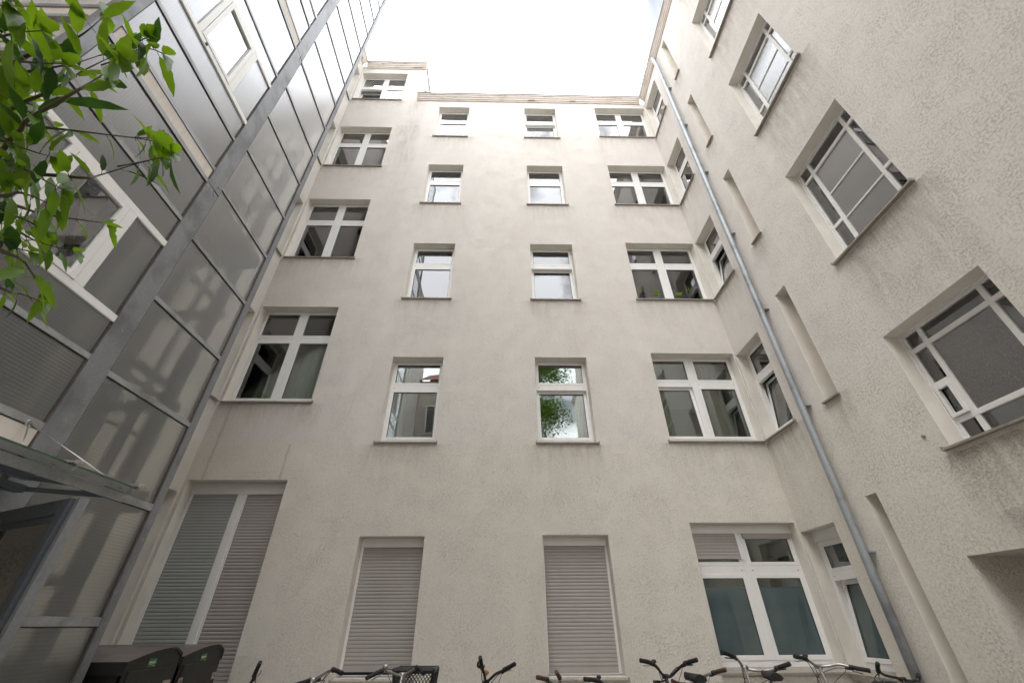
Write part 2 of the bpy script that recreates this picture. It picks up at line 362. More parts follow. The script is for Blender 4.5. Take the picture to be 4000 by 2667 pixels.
def sill(win, u0, u1, z, out=.045, inn=.20, mat='sill', th=.022, mitre=(0,0)):
    mb = MB(); n = len(mb.v)
    a = [(u0,-out,z),(u1,-out,z),(u1,inn,z+.045),(u0,inn,z+.045)]
    b = [(x,y,q-th) for x,y,q in a]; b[2] = (u1,inn,z-.02); b[3] = (u0,inn,z-.02)
    mb.quad(*a); mb.quad(*b[::-1]); mb.quad(a[0],b[0],b[1],a[1]); mb.quad(a[1],b[1],b[2],a[2]); mb.quad(a[2],b[2],b[3],a[3]); mb.quad(a[3],b[3],b[0],a[0])
    if not mitre[0]: mb.box(u0-.006, u0+.004, -out-.004, 0, z-th-.002, z+.02)
    if not mitre[1]: mb.box(u1-.004, u1+.006, -out-.004, 0, z-th-.002, z+.02)
    return mb.build('sill', M[mat], win)

def curtain(win, u0, u1, z0, z1, w, mat, folds=7, amp=.03, gather=0.0):
    mb = MB(); N = folds*8; R = 6; n0 = 0
    for j in range(R+1):
        f = j/R; sq = 1-gather*math.sin(PI*min(1, (1-f)*1.1))*.5
        for i in range(N+1):
            x = i/N; uu = u0+(u1-u0)*x*sq
            mb.v.append((uu, w+amp*math.sin(x*folds*2*PI+.6*math.sin(j)), z0+(z1-z0)*f))
    for j in range(R):
        for i in range(N):
            a = j*(N+1)+i; mb.f.append((a, a+1, a+N+2, a+N+1)); mb.m.append(0); mb.sm.append(True)
    return mb.build('curtain', mat, win)

def shutter(win, u0, u1, z0, z1, w, mat, pitch=.0455, end=.07):
    mb = MB(); z = z1; pr = [(0,0),(-.004,.003),(-.0072,.013),(-.0074,.027),(-.005,.039),(.0,.0425),(.0,.0455)]
    k = 0
    while z-pitch > z0+end:
        for i in range(len(pr)-1):
            a, b = pr[i], pr[i+1]
            mb.quad((u0,w+a[0],z-pitch+a[1]),(u1,w+a[0],z-pitch+a[1]),(u1,w+b[0],z-pitch+b[1]),(u0,w+b[0],z-pitch+b[1]))
            mb.sm[-1] = i < 4
        z -= pitch; k += 1
    mb.box(u0, u1, w-.014, w+.01, z-end, z)
    # guide rails
    s = mb.build('roller_shutter', mat, win)
    for a_, b_ in ((u0-.028, u0), (u1, u1+.028)):
        mb = MB(); mb.box(a_, b_, w-.02, w+.03, z-end, z1); mb.build('guide_rail', M['pvc'], win)
    return s, z-end

def pvc_window(bld, u0, u1, z0, z1, mull=None, tz=(.52,.64), tilt={}, glass=None, rec=.20, sillp=True, label=None, mitre=(0,0), film=None, gap=.03, sw=.055):
    """opening u0..u1, z0..z1; transom between z1-tz[0] and z1-tz[1]; mull = (a, b) for a two-light window"""
    glass = glass or M['glass']; w = rec
    win_mb = MB(); zb = z0+.07; zt = z1
    ring(win_mb, u0, u1, z0+.02, z1, (gap,gap,.10,.035), w, w+.07, 0)
    ta, tb = z1-tz[1], z1-tz[0]
    bays = [(u0+gap, u1-gap)] if not mull else [(u0+gap, mull[0]), (mull[1], u1-gap)]
    for (a, b) in bays:
        win_mb.box(a, b, w-.004, w+.07, ta, tb, 0)
        win_mb.box(a+.03, a+.055, w-.0055, w-.002, ta+.05, ta+.058, 1); win_mb.box(b-.055, b-.03, w-.0055, w-.002, ta+.05, ta+.058, 1)
    if mull: win_mb.box(mull[0], mull[1], w-.006, w+.07, z0+.12, z1-.035, 0)
    win = win_mb.build('window', [M['pvc'], M['gasket']], bld, bevel=.003)
    if label: win['label'] = label
    k = 0
    for (a, b) in bays:
        make_sash(win, a, b, tb-.008, z1-.03, w+.012, glass, tilt.get(('u', k), 0), t=sw-.008)
        make_sash(win, a, b, z0+.115, ta+.008, w+.012, glass, tilt.get(('l', k), 0), t=sw, film=film)
        k += 1
    if sillp: sill(win, u0-(.04 if not mitre[0] else -.0), u1+(.04 if not mitre[1] else 0), z0, mitre=mitre)
    return win

# ---------------------------------------------------------------- rear building
rear = empty('apartment_building', (0,7.0,0)); tag(rear, 'pale rendered apartment block closing the courtyard, with shuttered ground floor windows', 'building', 'courtyard buildings')
H = []
c2 = [(1.03,2.74),(4.24,6.0),(7.51,9.26),(10.78,12.53),(14.0,15.78)]
c4 = [(1.06,2.93),(4.27,6.13),(7.54,9.36),(10.82,12.62),(14.12,15.92)]
c1w = [(.62,3.59),(5.0,7.25),(8.72,10.9),(12.38,14.48),(16.18,18.1)]
for a, b in c2: H += [(-2.2,-1.2,a,b), (.62,1.65,a,b+.015)]
for a, b in c4: H.append((2.97,4.655,a,b))
for a, b in c1w: H.append((-5.165,-3.55,a,b))
mb = MB(); facade(mb, -5.22, 4.68, 0, 16.16, H)
facade(mb, -5.22, -2.92, 16.16, 18.5, H[-1:]) if False else None
us = [-5.22,-5.165,-3.55,-2.92]; zs = [16.16,16.18,18.1,18.5]
for i in range(3):
    for j in range(3):
        if i == 1 and j == 1: continue
        mb.quad((us[i],0,zs[j]),(us[i+1],0,zs[j]),(us[i+1],0,zs[j+1]),(us[i],0,zs[j+1]),0)
mb.quad((-2.92,0,16.16),(-2.92,5.2,16.16),(-2.92,5.2,18.5),(-2.92,0,18.5),0)
mb.build('wall', [M['plaster_back'], M['reveal']], rear)
mb = MB(); mb.quad((-2.92,.05,16.3),(4.7,.05,16.3),(4.7,8,16.3),(-2.92,8,16.3)); mb.quad((-5.3,.02,18.62),(-2.9,.02,18.62),(-2.9,5.2,18.62),(-5.3,5.2,18.62)); mb.box(-5.6,5.0,8,8.2,0,18.4)
mb.build('roof', M['flash'], rear)
prof = [(0,0),(.03,0),(.035,.05),(.06,.06),(.065,.11),(.10,.15),(.105,.20),(.13,.215),(.13,.27),(0,.27)]
def cornice(par, u0, u1, zb, e0=0, e1=0, name='cornice'):
    mb = MB()
    segs = max(1, int(abs(u1-u0)/.5)); rnd = random.Random(int(zb*10))
    A = None
    for i in range(segs):
        a = u0+(u1-u0)*i/segs; b = u0+(u1-u0)*(i+1)/segs
        for k in range(len(prof)-1):
            p, q = prof[k], prof[k+1]
            mb.quad((a,-p[0],zb+p[1]),(b,-p[0],zb+p[1]),(b,-q[0],zb+q[1]),(a,-q[0],zb+q[1]))
    mb.poly([(u0,-p[0],zb+p[1]) for p in prof]); mb.poly([(u1,-p[0],zb+p[1]) for p in prof][::-1])
    # broken edges where the plaster has come off
    for _ in range(int(abs(u1-u0)*1.3)):
        a = rnd.uniform(min(u0,u1), max(u0,u1)-.3); L = rnd.uniform(.05,.35); k = rnd.choice((.055,.205))
        mb.obox((a+L/2,-(.062 if k < .1 else .106),zb+k), (L/2,0,rnd.uniform(-.006,.006)), (0,.004,0), (0,0,rnd.uniform(.006,.015)), 1)
    c = mb.build(name, [M['cornice'], M['rust']], par)
    mb = MB(); mb.box(u0, u1, -.15, .1, zb+.272, zb+.29); mb.build('flashing', M['flash'], c)
cornice(rear, -2.98, 4.56, 16.16); cornice(rear, -5.09, -2.90, 18.42)
mb = MB(); mb.tube([(-2.72,-.10,16.44),(-2.72,-.10,16.6)], .05, 10); mb.build('vent_pipe', M['flash'], rear)
# rooms behind
mb = MB()
for zf in (.2, 3.3, 6.6, 9.87, 13.14, 16.1):
    mb.box(-2.9, 5.2, .37, 3.4, zf-.12, zf, 0)
    mb.quad((-2.9,.37,zf-.125),(5.2,.37,zf-.125),(5.2,3.4,zf-.125),(-2.9,3.4,zf-.125),1)
for zf in (.4, 4.1, 7.85, 11.5, 15.25, 18.4): mb.box(-5.8, -2.9, .37, 3.4, zf-.12, zf, 0)
mb.box(-5.8, 5.2, 3.4, 3.5, 0, 18.4, 0)
for u in (-5.8, -2.9, -.35, 2.3, 5.2): mb.box(u-.05, u+.05, .37, 3.4, 0, 16.3 if u > -3 else 18.4, 0)
mb.build('interior_walls', [M['room'], M['ceil']], rear)

TT = math.radians
# ground floor shutters
def shut_win(u0, u1, z0, z1, mats, mull=None, ztop=.13):
    mb = MB(); ring(mb, u0, u1, z0+.03, z1, (.012,.012,.02,.01), .2, .27)
    mb.box(u0, u1, .185, .30, z1-ztop, z1-.004)
    if mull: mb.box(mull[0], mull[1], .185, .27, z0+.05, z1-ztop)
    w = mb.build('window', M['pvc'], rear, bevel=.003)
    bays = [(u0+.035, u1-.035)] if not mull else [(u0+.035, mull[0]-.03), (mull[1]+.03, u1-.035)]
    for (a, b), mt in zip(bays, mats): shutter(w, a, b, z0+.05, z1-ztop, .222, mt)
    mb = MB(); mb.box(u0, u1, .26, .29, z0, z1); mb.build('backing', M['black'], w)
    sill(w, u0-.03, u1+.03, z0, out=.05)
    return w
shut_win(-2.2, -1.2, 1.0, 2.74, [M['shut']])['label'] = 'window closed by a taupe roller shutter, left of the wall centre'
shut_win(.62, 1.65, 1.0, 2.755, [M['shut']])
shut_win(-5.165, -3.55, .62, 3.59, [M['shutg'], M['shut']], mull=(-4.365,-4.27), ztop=.18)
# right-hand ground floor double window
w = pvc_window(rear, 2.97, 4.655, 1.06, 2.80, mull=(3.745,3.83), tz=(.45,.575), film=2.05, sw=.06)
mb = MB(); mb.box(2.97, 4.655, .17, .30, 2.80, 2.926); mb.build('shutter_box', M['pvc'], w)
shutter(w, 3.01, 3.73, 2.43, 2.80, .182, M['shut'], end=.05)
mb = MB(); mb.box(3.85, 4.62, .165, .19, 2.725, 2.798); mb.build('shutter_rail', M['shut'], w)
for i, (a, b) in enumerate(c2[1:]):
    pvc_window(rear, -2.2, -1.2, a, b)
    pvc_window(rear, .62, 1.65, a, b+.015, tilt={('l',0): TT(4.5) if i == 0 else TT(5) if i in (1,3) else 0})
for i, (a, b) in enumerate(c4[1:]):
    pvc_window(rear, 2.97, 4.655, a, b, mull=(3.74,3.84), tz=(.545,.665), tilt={('l',0): TT(3.5)} if i == 0 else {}, mitre=(0,1))
for i, (a, b) in enumerate(c1w[1:]):
    pvc_window(rear, -5.165, -3.55, a, b, mull=(-4.375,-4.275), tz=(.66,.775), tilt={('l',0): TT(9)} if i == 3 else {}, mitre=(1,0))
def cur(bld, *a, **k): curtain(bld, *a, **k)
cur(rear, -5.16,-4.42, 5.05,7.2, .315, M['curt'], folds=6, amp=.016, gather=.12); cur(rear, -4.12,-3.5, 5.05,7.2, .315, M['curt'], folds=5, amp=.016, gather=.1)
cur(rear, -4.2,-3.6, 8.8,10.85, .315, M['curt'], folds=4, amp=.016); cur(rear, 3.05,3.5, 14.2,15.9, .315, M['curt'], folds=4, amp=.016); cur(rear, 3.3,3.68, 10.9,12.6, .315, M['curt'], folds=3, amp=.016)
cur(rear, -5.0,-4.5, 12.4,14.4, .315, M['curt'], folds=4, amp=.016); cur(rear, 2.98,3.2, 7.6,9.3, .4, M['curt'], folds=2, amp=.016)
cur(rear, -5.1,-4.75, 8.8,10.85, .5, M['curt'], folds=3); cur(rear, -4.25,-3.9, 12.4,14.4, .5, M['curt'], folds=3); cur(rear,-4.3,-3.55,16.2,18.1,.5,M['curt'],folds=5)
cur(rear, 2.98,3.25, 4.3,6.1, .33, M['curtb'], folds=3, amp=.015); cur(rear, 3.95,4.4, 4.3,6.1, .33, M['curtb'], folds=4, amp=.02, gather=.3)
cur(rear, 3.0,3.3, 10.9,12.6, .45, M['curt'], folds=3); cur(rear, 4.1,4.6, 10.9,12.6, .5, M['curt'], folds=4); cur(rear, 3.9,4.6, 14.2,15.9, .45, M['curt'], folds=5)
cur(rear, .64,1.63, 14.05,15.8, .45, M['curt'], folds=7); cur(rear, -2.2,-1.95, 14.05,15.7, .45, M['curt'], folds=3)
cur(rear, -2.2,-1.9, 4.3,6.0, .45, M['curt'], folds=3, gather=.3); cur(rear, 1.35,1.65, 4.3,6.0, .45, M['curt'], folds=3); cur(rear, -2.2,-1.95, 7.6,9.2, .45, M['curt'], folds=3)

# ---------------------------------------------------------------- right wing
wing = empty('side_wing', (4.68,0,0), -PI/2); tag(wing, 'pale rendered side wing on the right with slit niches and a zinc downpipe', 'building', 'courtyard buildings')
nar = [(6.97,6.18,1.05,2.93),(6.965,6.12,4.28,6.05),(6.955,6.08,7.53,9.30),(6.95,6.06,10.78,12.54),(6.945,6.03,14.04,15.80)]
slit = [(5.45,5.26,.3,2.95),(5.37,5.09,4.25,6.27),(5.28,5.035,7.49,9.48),(5.25,5.02,10.69,12.66),(5.22,5.01,13.95,15.92)]
bigw = [(4.10,2.86,3.11,4.51),(4.07,2.82,5.78,7.75),(4.05,2.81,9.08,10.95),(4.0,2.8,12.25,14.1)]
H = [(-a,-b,c,d) for a,b,c,d in nar[:1]]
H = [(-a,-b,c,d-(.15 if i == 0 else 0)) for i,(a,b,c,d) in enumerate(nar)]
H += [(-a,-b,c,d,.3) for a,b,c,d in slit] + [(-a,-b,c,d) for a,b,c,d in bigw] + [(-4.57,-1.6,.2,2.15,4.4,0)]
mb = MB(); facade(mb, -7.0, 9.0, 0, 16.16, H)
for a,b,c,d in slit: mb.quad((-a,.3,c),(-b,.3,c),(-b,.3,d),(-a,.3,d),1)
mb.quad((-4.57,4.4,.2),(-1.6,4.4,.2),(-1.6,4.4,2.15),(-4.57,4.4,2.15),0)
mb.build('wall', [M['plaster_right'], M['reveal']], wing)
mb = MB(); mb.quad((-7,.05,16.3),(9,.05,16.3),(9,6,16.3),(-7,6,16.3)); mb.build('roof', M['flash'], wing)
cornice(wing, -6.90, 9.0, 16.16)
mb = MB()
for zf in (3.3, 6.6, 9.87, 13.14, 16.1): mb.box(-7.6, -5.7, .37, 2.6, zf-.12, zf, 0)
for zf in (2.5, 4.9, 8.2, 11.4, 14.6): mb.box(-4.5, -2.4, .37, 2.6, zf-.12, zf, 0)
mb.box(-7.6, -2.4, 2.6, 2.7, 2.5, 16.2); mb.box(-5.72, -5.66, .37, 2.6, 0, 16.2); mb.box(-7.64,-7.6,.37,2.7,0,16.2); mb.box(-4.62,-4.56,.37,2.6,2.3,16.2); mb.box(-2.4,-2.34,.37,2.6,2.3,16.2); mb.box(-5.7,-4.6,.31,.36,0,16.2)
mb.build('interior_walls', [M['room']], wing)
for i, (a, b, c, d) in enumerate(nar):
    if i == 0:
        w = pvc_window(wing, -a, -b, c, 2.63, tz=(.40,.52), tilt={('l',0): TT(7)}, film=2.3, gap=.07, mitre=(1,0))
        mb = MB(); mb.box(-a, -b, .17, .3, 2.63, 2.775); mb.build('shutter_box', M['pvc'], w)
    else:
        pvc_window(wing, -a, -b, c, d, tz=(.545,.665), tilt={('l',0): TT(8) if i == 1 else TT(10)} if i in (1,2) else {}, gap=.07, mitre=(1,0))
mb = MB()
cur(wing, -6.93,-6.2, 5.42,6.04, .285, M['bamboo'], folds=1, amp=.002)
cur(wing, -6.55,-6.2, 4.4,5.4, .4, M['curt'], folds=4)
def niche_sill(u0, u1, z):
    mb = MB(); mb.box(u0-.03, u1+.03, -.045, .2, z-.025, z-.004); mb.build('niche_sill', M['sill'], wing)
for a, b, c, d in slit[1:]: niche_sill(-a, -b, c+.004)
# large stairwell windows
def stair_window(a, b, z0, z1, row1=False):
    u0, u1 = -a, -b; w = .20; W = u1-u0; fr = .05
    mb = MB(); ring(mb, u0, u1, z0+.03, z1, fr, w, w+.06); ring(mb, u0+.0, u1-.0, z0+.03, z1, .022, w-.02, w)
    gp = []  # glass panes (u0,u1,z0,z1,material)
    ua, ub = u0+fr, u1-fr; za, zb = z0+.03+fr, z1-fr
    s = .17; br = .055; tr = .17 if row1 else .20
    mb.box(ua+s, ua+s+br, w, w+.05, za, zb); mb.box(ub-s-br, ub-s, w, w+.05, za, zb)
    mb.box(ua, ub, w-.003, w+.05, zb-tr-br, zb-tr)
    z_t = zb-tr-br
    for (p, q) in ((ua, ua+s), (ua+s+br, ub-s-br), (ub-s, ub)): gp.append((p, q, zb-tr, zb, 'glass_dark'))
    low = za
    if row1:
        mb.box(ua, ub, w-.003, w+.05, za+.17, za+.17+br); low = za+.17+br
        for (p, q) in ((ua, ua+s), (ua+s+br, ub-s-br), (ub-s, ub)): gp.append((p, q, za, za+.17, 'glass_dark'))
    zm = low+(z_t-low)*(.48 if row1 else .36)
    for (p, q) in ((ua, ua+s), (ub-s, ub)):
        mb.box(p, q, w-.003, w+.05, zm-br/2, zm+br/2)
        gp.append((p, q, zm+br/2, z_t, 'glass_dark')); gp.append((p, q, low, zm-br/2, 'glass_dark'))
    if row1:
        ring(mb, ua-.01, ua+s+.005, low+.005, zm-br/2-.005, .035, w-.03, w+.01)
    cu0, cu1 = ua+s+br, ub-s-br
    if row1: gp.append((cu0, cu1, low, z_t, 'glass_rip'))
    else:
        h = (z_t-low)/3
        for k in range(3):
            gp.append((cu0, cu1, low+k*h+(.012 if k else 0), low+(k+1)*h-(.012 if k < 2 else 0), 'glass_rip'))
            if k: mb.box(cu0, cu1, w+.006, w+.04, low+k*h-.012, low+k*h+.012)
    o = mb.build('window', M['whitewood'], wing, bevel=.004); o['label'] = 'large white wooden stairwell window with rippled centre panes'
    for (p, q, r, t_, mt) in gp:
        g_ = MB(); g_.box(p, q, w+.022, w+.028, r, t_); g_.build('pane', M[mt], o)
    sill(o, u0-.05, u1+.05, z0, out=.06)
for i, (a, b, c, d) in enumerate(bigw): stair_window(a, b, c, d, i == 0)
# wall anchor
mb = MB(); mb.ball((-4.3,-.01,3.31), .022, sc=(1,.7,1)); mb.build('wall_anchor', M['grey_metal'], wing)
# downpipe
mb = MB()
pth = [(-5.66,-.02,16.18),(-5.60,-.13,16.1),(-5.585,-.09,15.9)]+[(-(5.565+(5.79-5.565)*(15.9-z)/15.6),-.09,z) for z in (14,12,10,8,6,4,2,.3)]
mb.tube(pth, .052, 16); pipe = mb.build('downpipe', M['pipe'], wing)
for z in (14.1, 12.2, 10.2, 8.15, 6.2, 4.35, 2.35):
    u = -(5.565+(5.79-5.565)*(15.9-z)/15.6); mb = MB()
    for dz in (0, .028, .05): mb.torus((u,-.09,z-dz), .054, .007, (0,0,1), 20, 6)
    mb.box(u-.02, u+.085, -.075, 0, z-.02, z-.005); mb.build('pipe_clip', M['pipe'], pipe)

# ---------------------------------------------------------------- left wing
left = empty('side_wing', (-5.22,0,0), PI/2); tag(left, 'rendered side wing behind the glass stair tower on the left', 'building', 'courtyard buildings')
lz = [(.62,3.39),(5.0,7.03),(8.72,10.62),(12.34,14.23),(16.0,17.85)]
H = [(5.9,6.95,a,b) for a, b in lz]
mb = MB(); facade(mb, -9, 7.0, 0, 18.5, H); mb.build('wall', [M['plaster_left'], M['reveal']], left)
for i, (a, b) in enumerate(lz):
    pvc_window(left, 5.9, 6.95, a, b, mitre=(0,1))
mb = MB(); mb.quad((-9,.36,0),(7,.36,0),(7,.36,18.4),(-9,.36,18.4)); mb.build('interior_walls', M['room'], left)
mb = MB(); mb.quad((-9,.05,18.62),(7,.05,18.62),(7,6,18.62),(-9,6,18.62)); mb.build('roof', M['flash'], left)
cornice(left, -9, 6.87, 18.42)

# ---------------------------------------------------------------- glass stair tower
T = 3.5
tower = empty('stair_tower', (0,0,0)); tag(tower, 'glass and galvanised steel stair tower with cream floor bands', 'stair tower')
def wp(v):
    x, y, z = v
    return (x, y*(1.006-.00115*(z-1.6)), z)
TOP = 19.6
Yc, Ya, Yb, Yd = 1.44, 1.56, 3.03, 3.245      # corner column, its far side, middle column
Ye, Yf = 4.41, 4.50
XP = -T
mb = MB(); mb.box(XP-.05, XP+.004, Yb, Yb+.125, G, TOP); mb.box(XP-.05, XP-.001, Yb+.127, Yd, G, TOP); mb.box(XP-.35, XP-.05, Yb+.08, Yb+.13, G, TOP)
colm = mb.build('column', M['galv'], tower, wp)
mb = MB(); mb.box(XP-.06, XP+.002, Ye, Yf, G, TOP); mb.box(XP-.18, XP-.06, Yf-.02, Yf, G, TOP); postm = mb.build('column', M['galv'], tower, wp)
mb = MB(); mb.box(XP-.11, XP, Yc, Ya, G, TOP); cornm = mb.build('column', M['galv'], tower, wp)
def screws(par, pts, r=.013):
    for y, z in pts:
        mb = MB(); n = 12
        mb.tube([(XP,y,z),(XP+.0075,y,z)], r, n, 0); mb.tube([(XP+.0075,y,z),(XP+.0085,y,z)], r*.4, 8, 1)
        mb.build('screw', [M['chrome'], M['gasket']], par, wp)
for zs_ in (2.62, 5.96, 9.61, 13.2):
    screws(colm, [(Yb+.03,zs_+.07),(Yb+.09,zs_+.07),(Yb+.03,zs_-.08),(Yb+.09,zs_-.08),(Yb+.16,zs_+.07),(Yb+.16,zs_-.08)])
for k in range(18): screws(colm, [(Yb+.10, 2.1+.87*k)], .011)
for k in range(9): screws(postm, [((Ye+Yf)/2, 2.3+1.75*k)], .009)
mb = MB()
for zs_ in (2.60, 5.93, 9.58, 13.2): mb.box(XP, XP+.006, Yb, Yd, zs_-.002, zs_+.002)
mb.build('joint', M['gasket'], colm, wp)
def xbar(y0, y1, z, h=.045, mat='galv_bar', out=.0, name='crossbar'):
    mb = MB(); mb.box(XP-.036, XP+out-.003, y0, y1, z-h/2, z+h/2, 0); mb.box(XP-.036, XP-.010, y0, y1, z-h/2-.009, z-h/2, 1)
    return mb.build(name, [M[mat], M['gasket']], tower, wp)
def gpane(y0, y1, z0, z1, mat='cast'):
    mb = MB(); mb.quad((XP-.017,y0,z0),(XP-.017,y1,z0),(XP-.017,y1,z1),(XP-.017,y0,z1)); return mb.build('pane', M[mat], tower, wp)
mb = MB()
for (a, b) in ((Yd, Yd+.012), (Ye-.014, Ye), (Yb-.014, Yb), (Ya, Ya+.012)): mb.box(XP-.05, XP-.009, a, b, G, TOP)
mb.build('gasket_strip', M['gstrip'], tower, wp)
# far bay: equal panes
zz = [G, 1.64] + [2.585+.876*k for k in range(20)]
for i in range(len(zz)-1):
    if zz[i] > TOP-.4: break
    if i: xbar(Yd, Ye, zz[i], .05 if i > 2 else .065)
    gpane(Yd, Ye, zz[i], min(zz[i+1], TOP))
# near bay
cream = [(2.62,2.84),(5.965,6.13),(9.59,9.79),(13.22,13.42),(16.85,17.05)]
gal = [3.49,5.25,6.80,8.56,10.43,12.2,14.07,15.8]
for (a, b) in cream:
    mb = MB(); mb.box(XP-.04, XP-.010, Ya, Yb, a, b); mb.build('spandrel_panel', M['cream'], tower, wp)
    mb = MB(); mb.box(-5.15, XP-.11, Yc-.0, Yc+.03, a-.0, b); mb.build('spandrel_panel', M['cream'], tower, wp)
    for z in (a-.03, b+.025):
        xbar(Ya, Yb, z, .055)
        mb = MB(); mb.box(-5.15, XP-.11, Yc-.012, Yc+.04, z-.03, z+.025); mb.build('crossbar', M['galv_bar'], tower, wp)
for z in gal:
    xbar(Ya, Yb, z, .05)
    mb = MB(); mb.box(-5.15, XP-.11, Yc-.012, Yc+.04, z-.025, z+.025); mb.build('crossbar', M['galv_bar'], tower, wp)
fr = sorted([2.3]+gal+[c for p in cream for c in p]+[TOP])
for i in range(len(fr)-1):
    a, b = fr[i], fr[i+1]
    if any(abs(a-c[0]) < .01 for c in cream): continue
    mb = MB(); mb.quad((-5.15,Yc+.02,a),(XP-.1,Yc+.02,a),(XP-.1,Yc+.02,b),(-5.15,Yc+.02,b)); mb.build('pane', M['castx'], tower, wp)
wins = [(3.89,4.86),(7.20,8.22),(10.86,11.87),(14.5,15.5)]
def tower_window(z0, z1):
    mb = MB(); o = .004; y1, y2 = 1.965, 2.60
    mb.box(XP-.06, XP+o, Ya, Yb, z0-.035, z0+.035); mb.box(XP-.06, XP+o, Ya, Yb, z1-.035, z1+.035)
    mb.box(XP-.06, XP+o, y1-.035, y1+.03, z0+.035, z1-.035); mb.box(XP-.06, XP+o, y2-.04, y2+.05, z0+.035, z1-.035)
    f = mb.build('window', M['pvc'], tower, wp, bevel=.003)
    mb = MB(); a, b = y1+.034, y2-.044; c, d = z0+.039, z1-.039; t = .055; X0, X1 = XP-.05, XP+.010
    mb.box(X0, X1, a, a+t, c, d); mb.box(X0, X1, b-t, b, c, d); mb.box(X0, X1, a+t, b-t, c, c+t); mb.box(X0, X1, a+t, b-t, d-t, d)
    mb.box(X0, X1+.004, a+.09, a+.12, c-.05, c-.02, 1)
    mb.build('sash', [M['pvc'], M['gasket']], f, wp, bevel=.003)
    mb = MB(); mb.quad((XP-.02,a+t,c+t),(XP-.02,b-t,c+t),(XP-.02,b-t,d-t),(XP-.02,a+t,d-t)); mb.build('pane', M['glass'], f, wp)
    gpane(Ya, y1-.03, z0+.03, z1-.03); gpane(y2+.04, Yb, z0+.03, z1-.03)
for a, b in wins: tower_window(a, b)
lev = sorted([2.84]+gal+[c for p in cream for c in p]+[w for p in wins for w in p]+[TOP])
for i in range(len(lev)-1):
    a, b = lev[i], lev[i+1]
    if b-a < .3 or any(abs(a-p[0]) < .01 for p in wins): continue
    gpane(Ya, Yb, a, b)
# stairs and landings inside
mb = MB()
for k, z in enumerate((2.62, 5.96, 9.6, 13.2, 16.85)):
    mb.box(-5.2, XP-.16, Yb-.1, Yf-.05, z-.08, z+.12)
    z2 = z+1.78
    mb.box(-5.2, XP-.16, Yc+.1, Yc+.75, z2-.1, z2)
    n = 10
    for s_ in range(n):
        y = Yb-.1-(Yb-.1-Yc-.75)*s_/n; zz_ = z+.12+(z2-z-.12)*s_/n
        mb.box(-4.25, XP-.3, y-.14, y, zz_+.1, zz_+.15); zz3 = z2+(3.64-1.78+.0)*s_/n
        yy = Yc+.75+(Yb-.1-Yc-.75)*s_/n; mb.box(-5.15, -4.35, yy, yy+.14, zz3+.1, zz3+.15)
mb.build('stair_flights', M['stairs'], tower)
mb = MB()
for k, z in enumerate((2.62, 5.96, 9.6, 13.2)):
    z2 = z+1.78
    for x in (XP-.3, -4.25): mb.bar((x,Yb-.1,z+.05), (x,Yc+.7,z2), .04, .22)
    for x in (-4.35, -5.1): mb.bar((x,Yc+.7,z2), (x,Yb,z+3.64), .04, .22)
    for h in (.95, .5): mb.bar((XP-.33,Yb-.1,z+.1+h), (XP-.33,Yc+.7,z2+h), .035, .035); mb.bar((XP-.33,Yb-.1,z+.1+h), (XP-.33,Yf-.1,z+.1+h), .035, .035)
    for y in (3.4, 3.7, 4.0, 4.3): mb.box(XP-.35, XP-.31, y-.015, y+.015, z+.1, z+1.05)
for (x, y) in ((-4.3,3.75),(-3.95,4.35),(-4.9,4.35),(-4.3,Yc+.3)): mb.box(x-.07, x+.07, y-.07, y+.07, G, TOP-.3)
for (x, y, w_) in ((-3.85,3.5,.03),(-3.8,3.62,.02),(-4.6,3.3,.10),(-4.75,4.0,.05),(-4.1,4.15,.03)): mb.box(x-w_, x+w_, y-w_, y+w_, G, TOP-.3)
for z in (3.6, 4.9, 7.1, 8.6, 10.7, 12.2): mb.box(-5.1, XP-.25, 4.3, 4.4, z, z+.1)
for z in (1.9, 3.9, 5.2, 7.7, 9.0, 11.3): mb.box(XP-.62, XP-.56, Yd, Yf, z, z+.08)
mb.build('stair_frame', M['stairsteel'], tower)
mb = MB(); mb.box(-5.15, XP, Yc, Yf, TOP, TOP+.1); mb.build('tower_roof', M['galv'], tower, wp)
# canopy over the door
can = MB(); zc = 2.44
can.poly([(-3.47,1.2,zc+.02),(-2.71,1.2,zc),(-2.71,3.2,zc),(-2.88,3.36,zc),(-3.47,3.12,zc+.02)]); can.poly([(-3.47,1.2,zc+.033),(-3.47,3.12,zc+.033),(-2.88,3.36,zc+.013),(-2.71,3.2,zc+.013),(-2.71,1.2,zc+.013)])
can.quad((-2.71,1.2,zc),(-2.71,3.2,zc),(-2.71,3.2,zc+.013),(-2.71,1.2,zc+.013),1); can.quad((-2.71,3.2,zc),(-2.88,3.36,zc),(-2.88,3.36,zc+.013),(-2.71,3.2,zc+.013),1)
mg = simple('glass_edge_green', (.05,.10,.06), .15)
M['canglass'] = window_glass('canopy_glass', tint=(.62,.72,.66), gain=2.0, rough=.03)
canopy = can.build('canopy', [M['canglass'], mg], tower)
mb = MB(); mb.box(-2.875, -2.862, 1.2, 3.31, zc-.065, zc-.004); mb.build('canopy_beam', M['galv_bar'], canopy)
mb = MB(); mb.box(-3.47, -3.40, 1.2, 3.10, zc-.05, zc+.0); mb.bar((-3.44,3.11,zc-.02), (-2.90,3.33,zc-.02), .02, .03); mb.build('canopy_rail', M['dsteel'], canopy)
for yb in (2.62, 3.17):
    mb = MB(); mb.obox((-2.74,yb,zc+.012), (.07,0,.004), (0,.018,0), (0,0,.009)); mb.bar((-2.80,yb-.02,zc+.02), (-2.68,yb+.05,zc+.035), .02, .006); mb.bar((-2.68,yb+.05,zc+.035), (-2.70,yb+.03,zc-.03), .012, .006)
    mb.build('glass_clamp', M['chrome'], canopy)
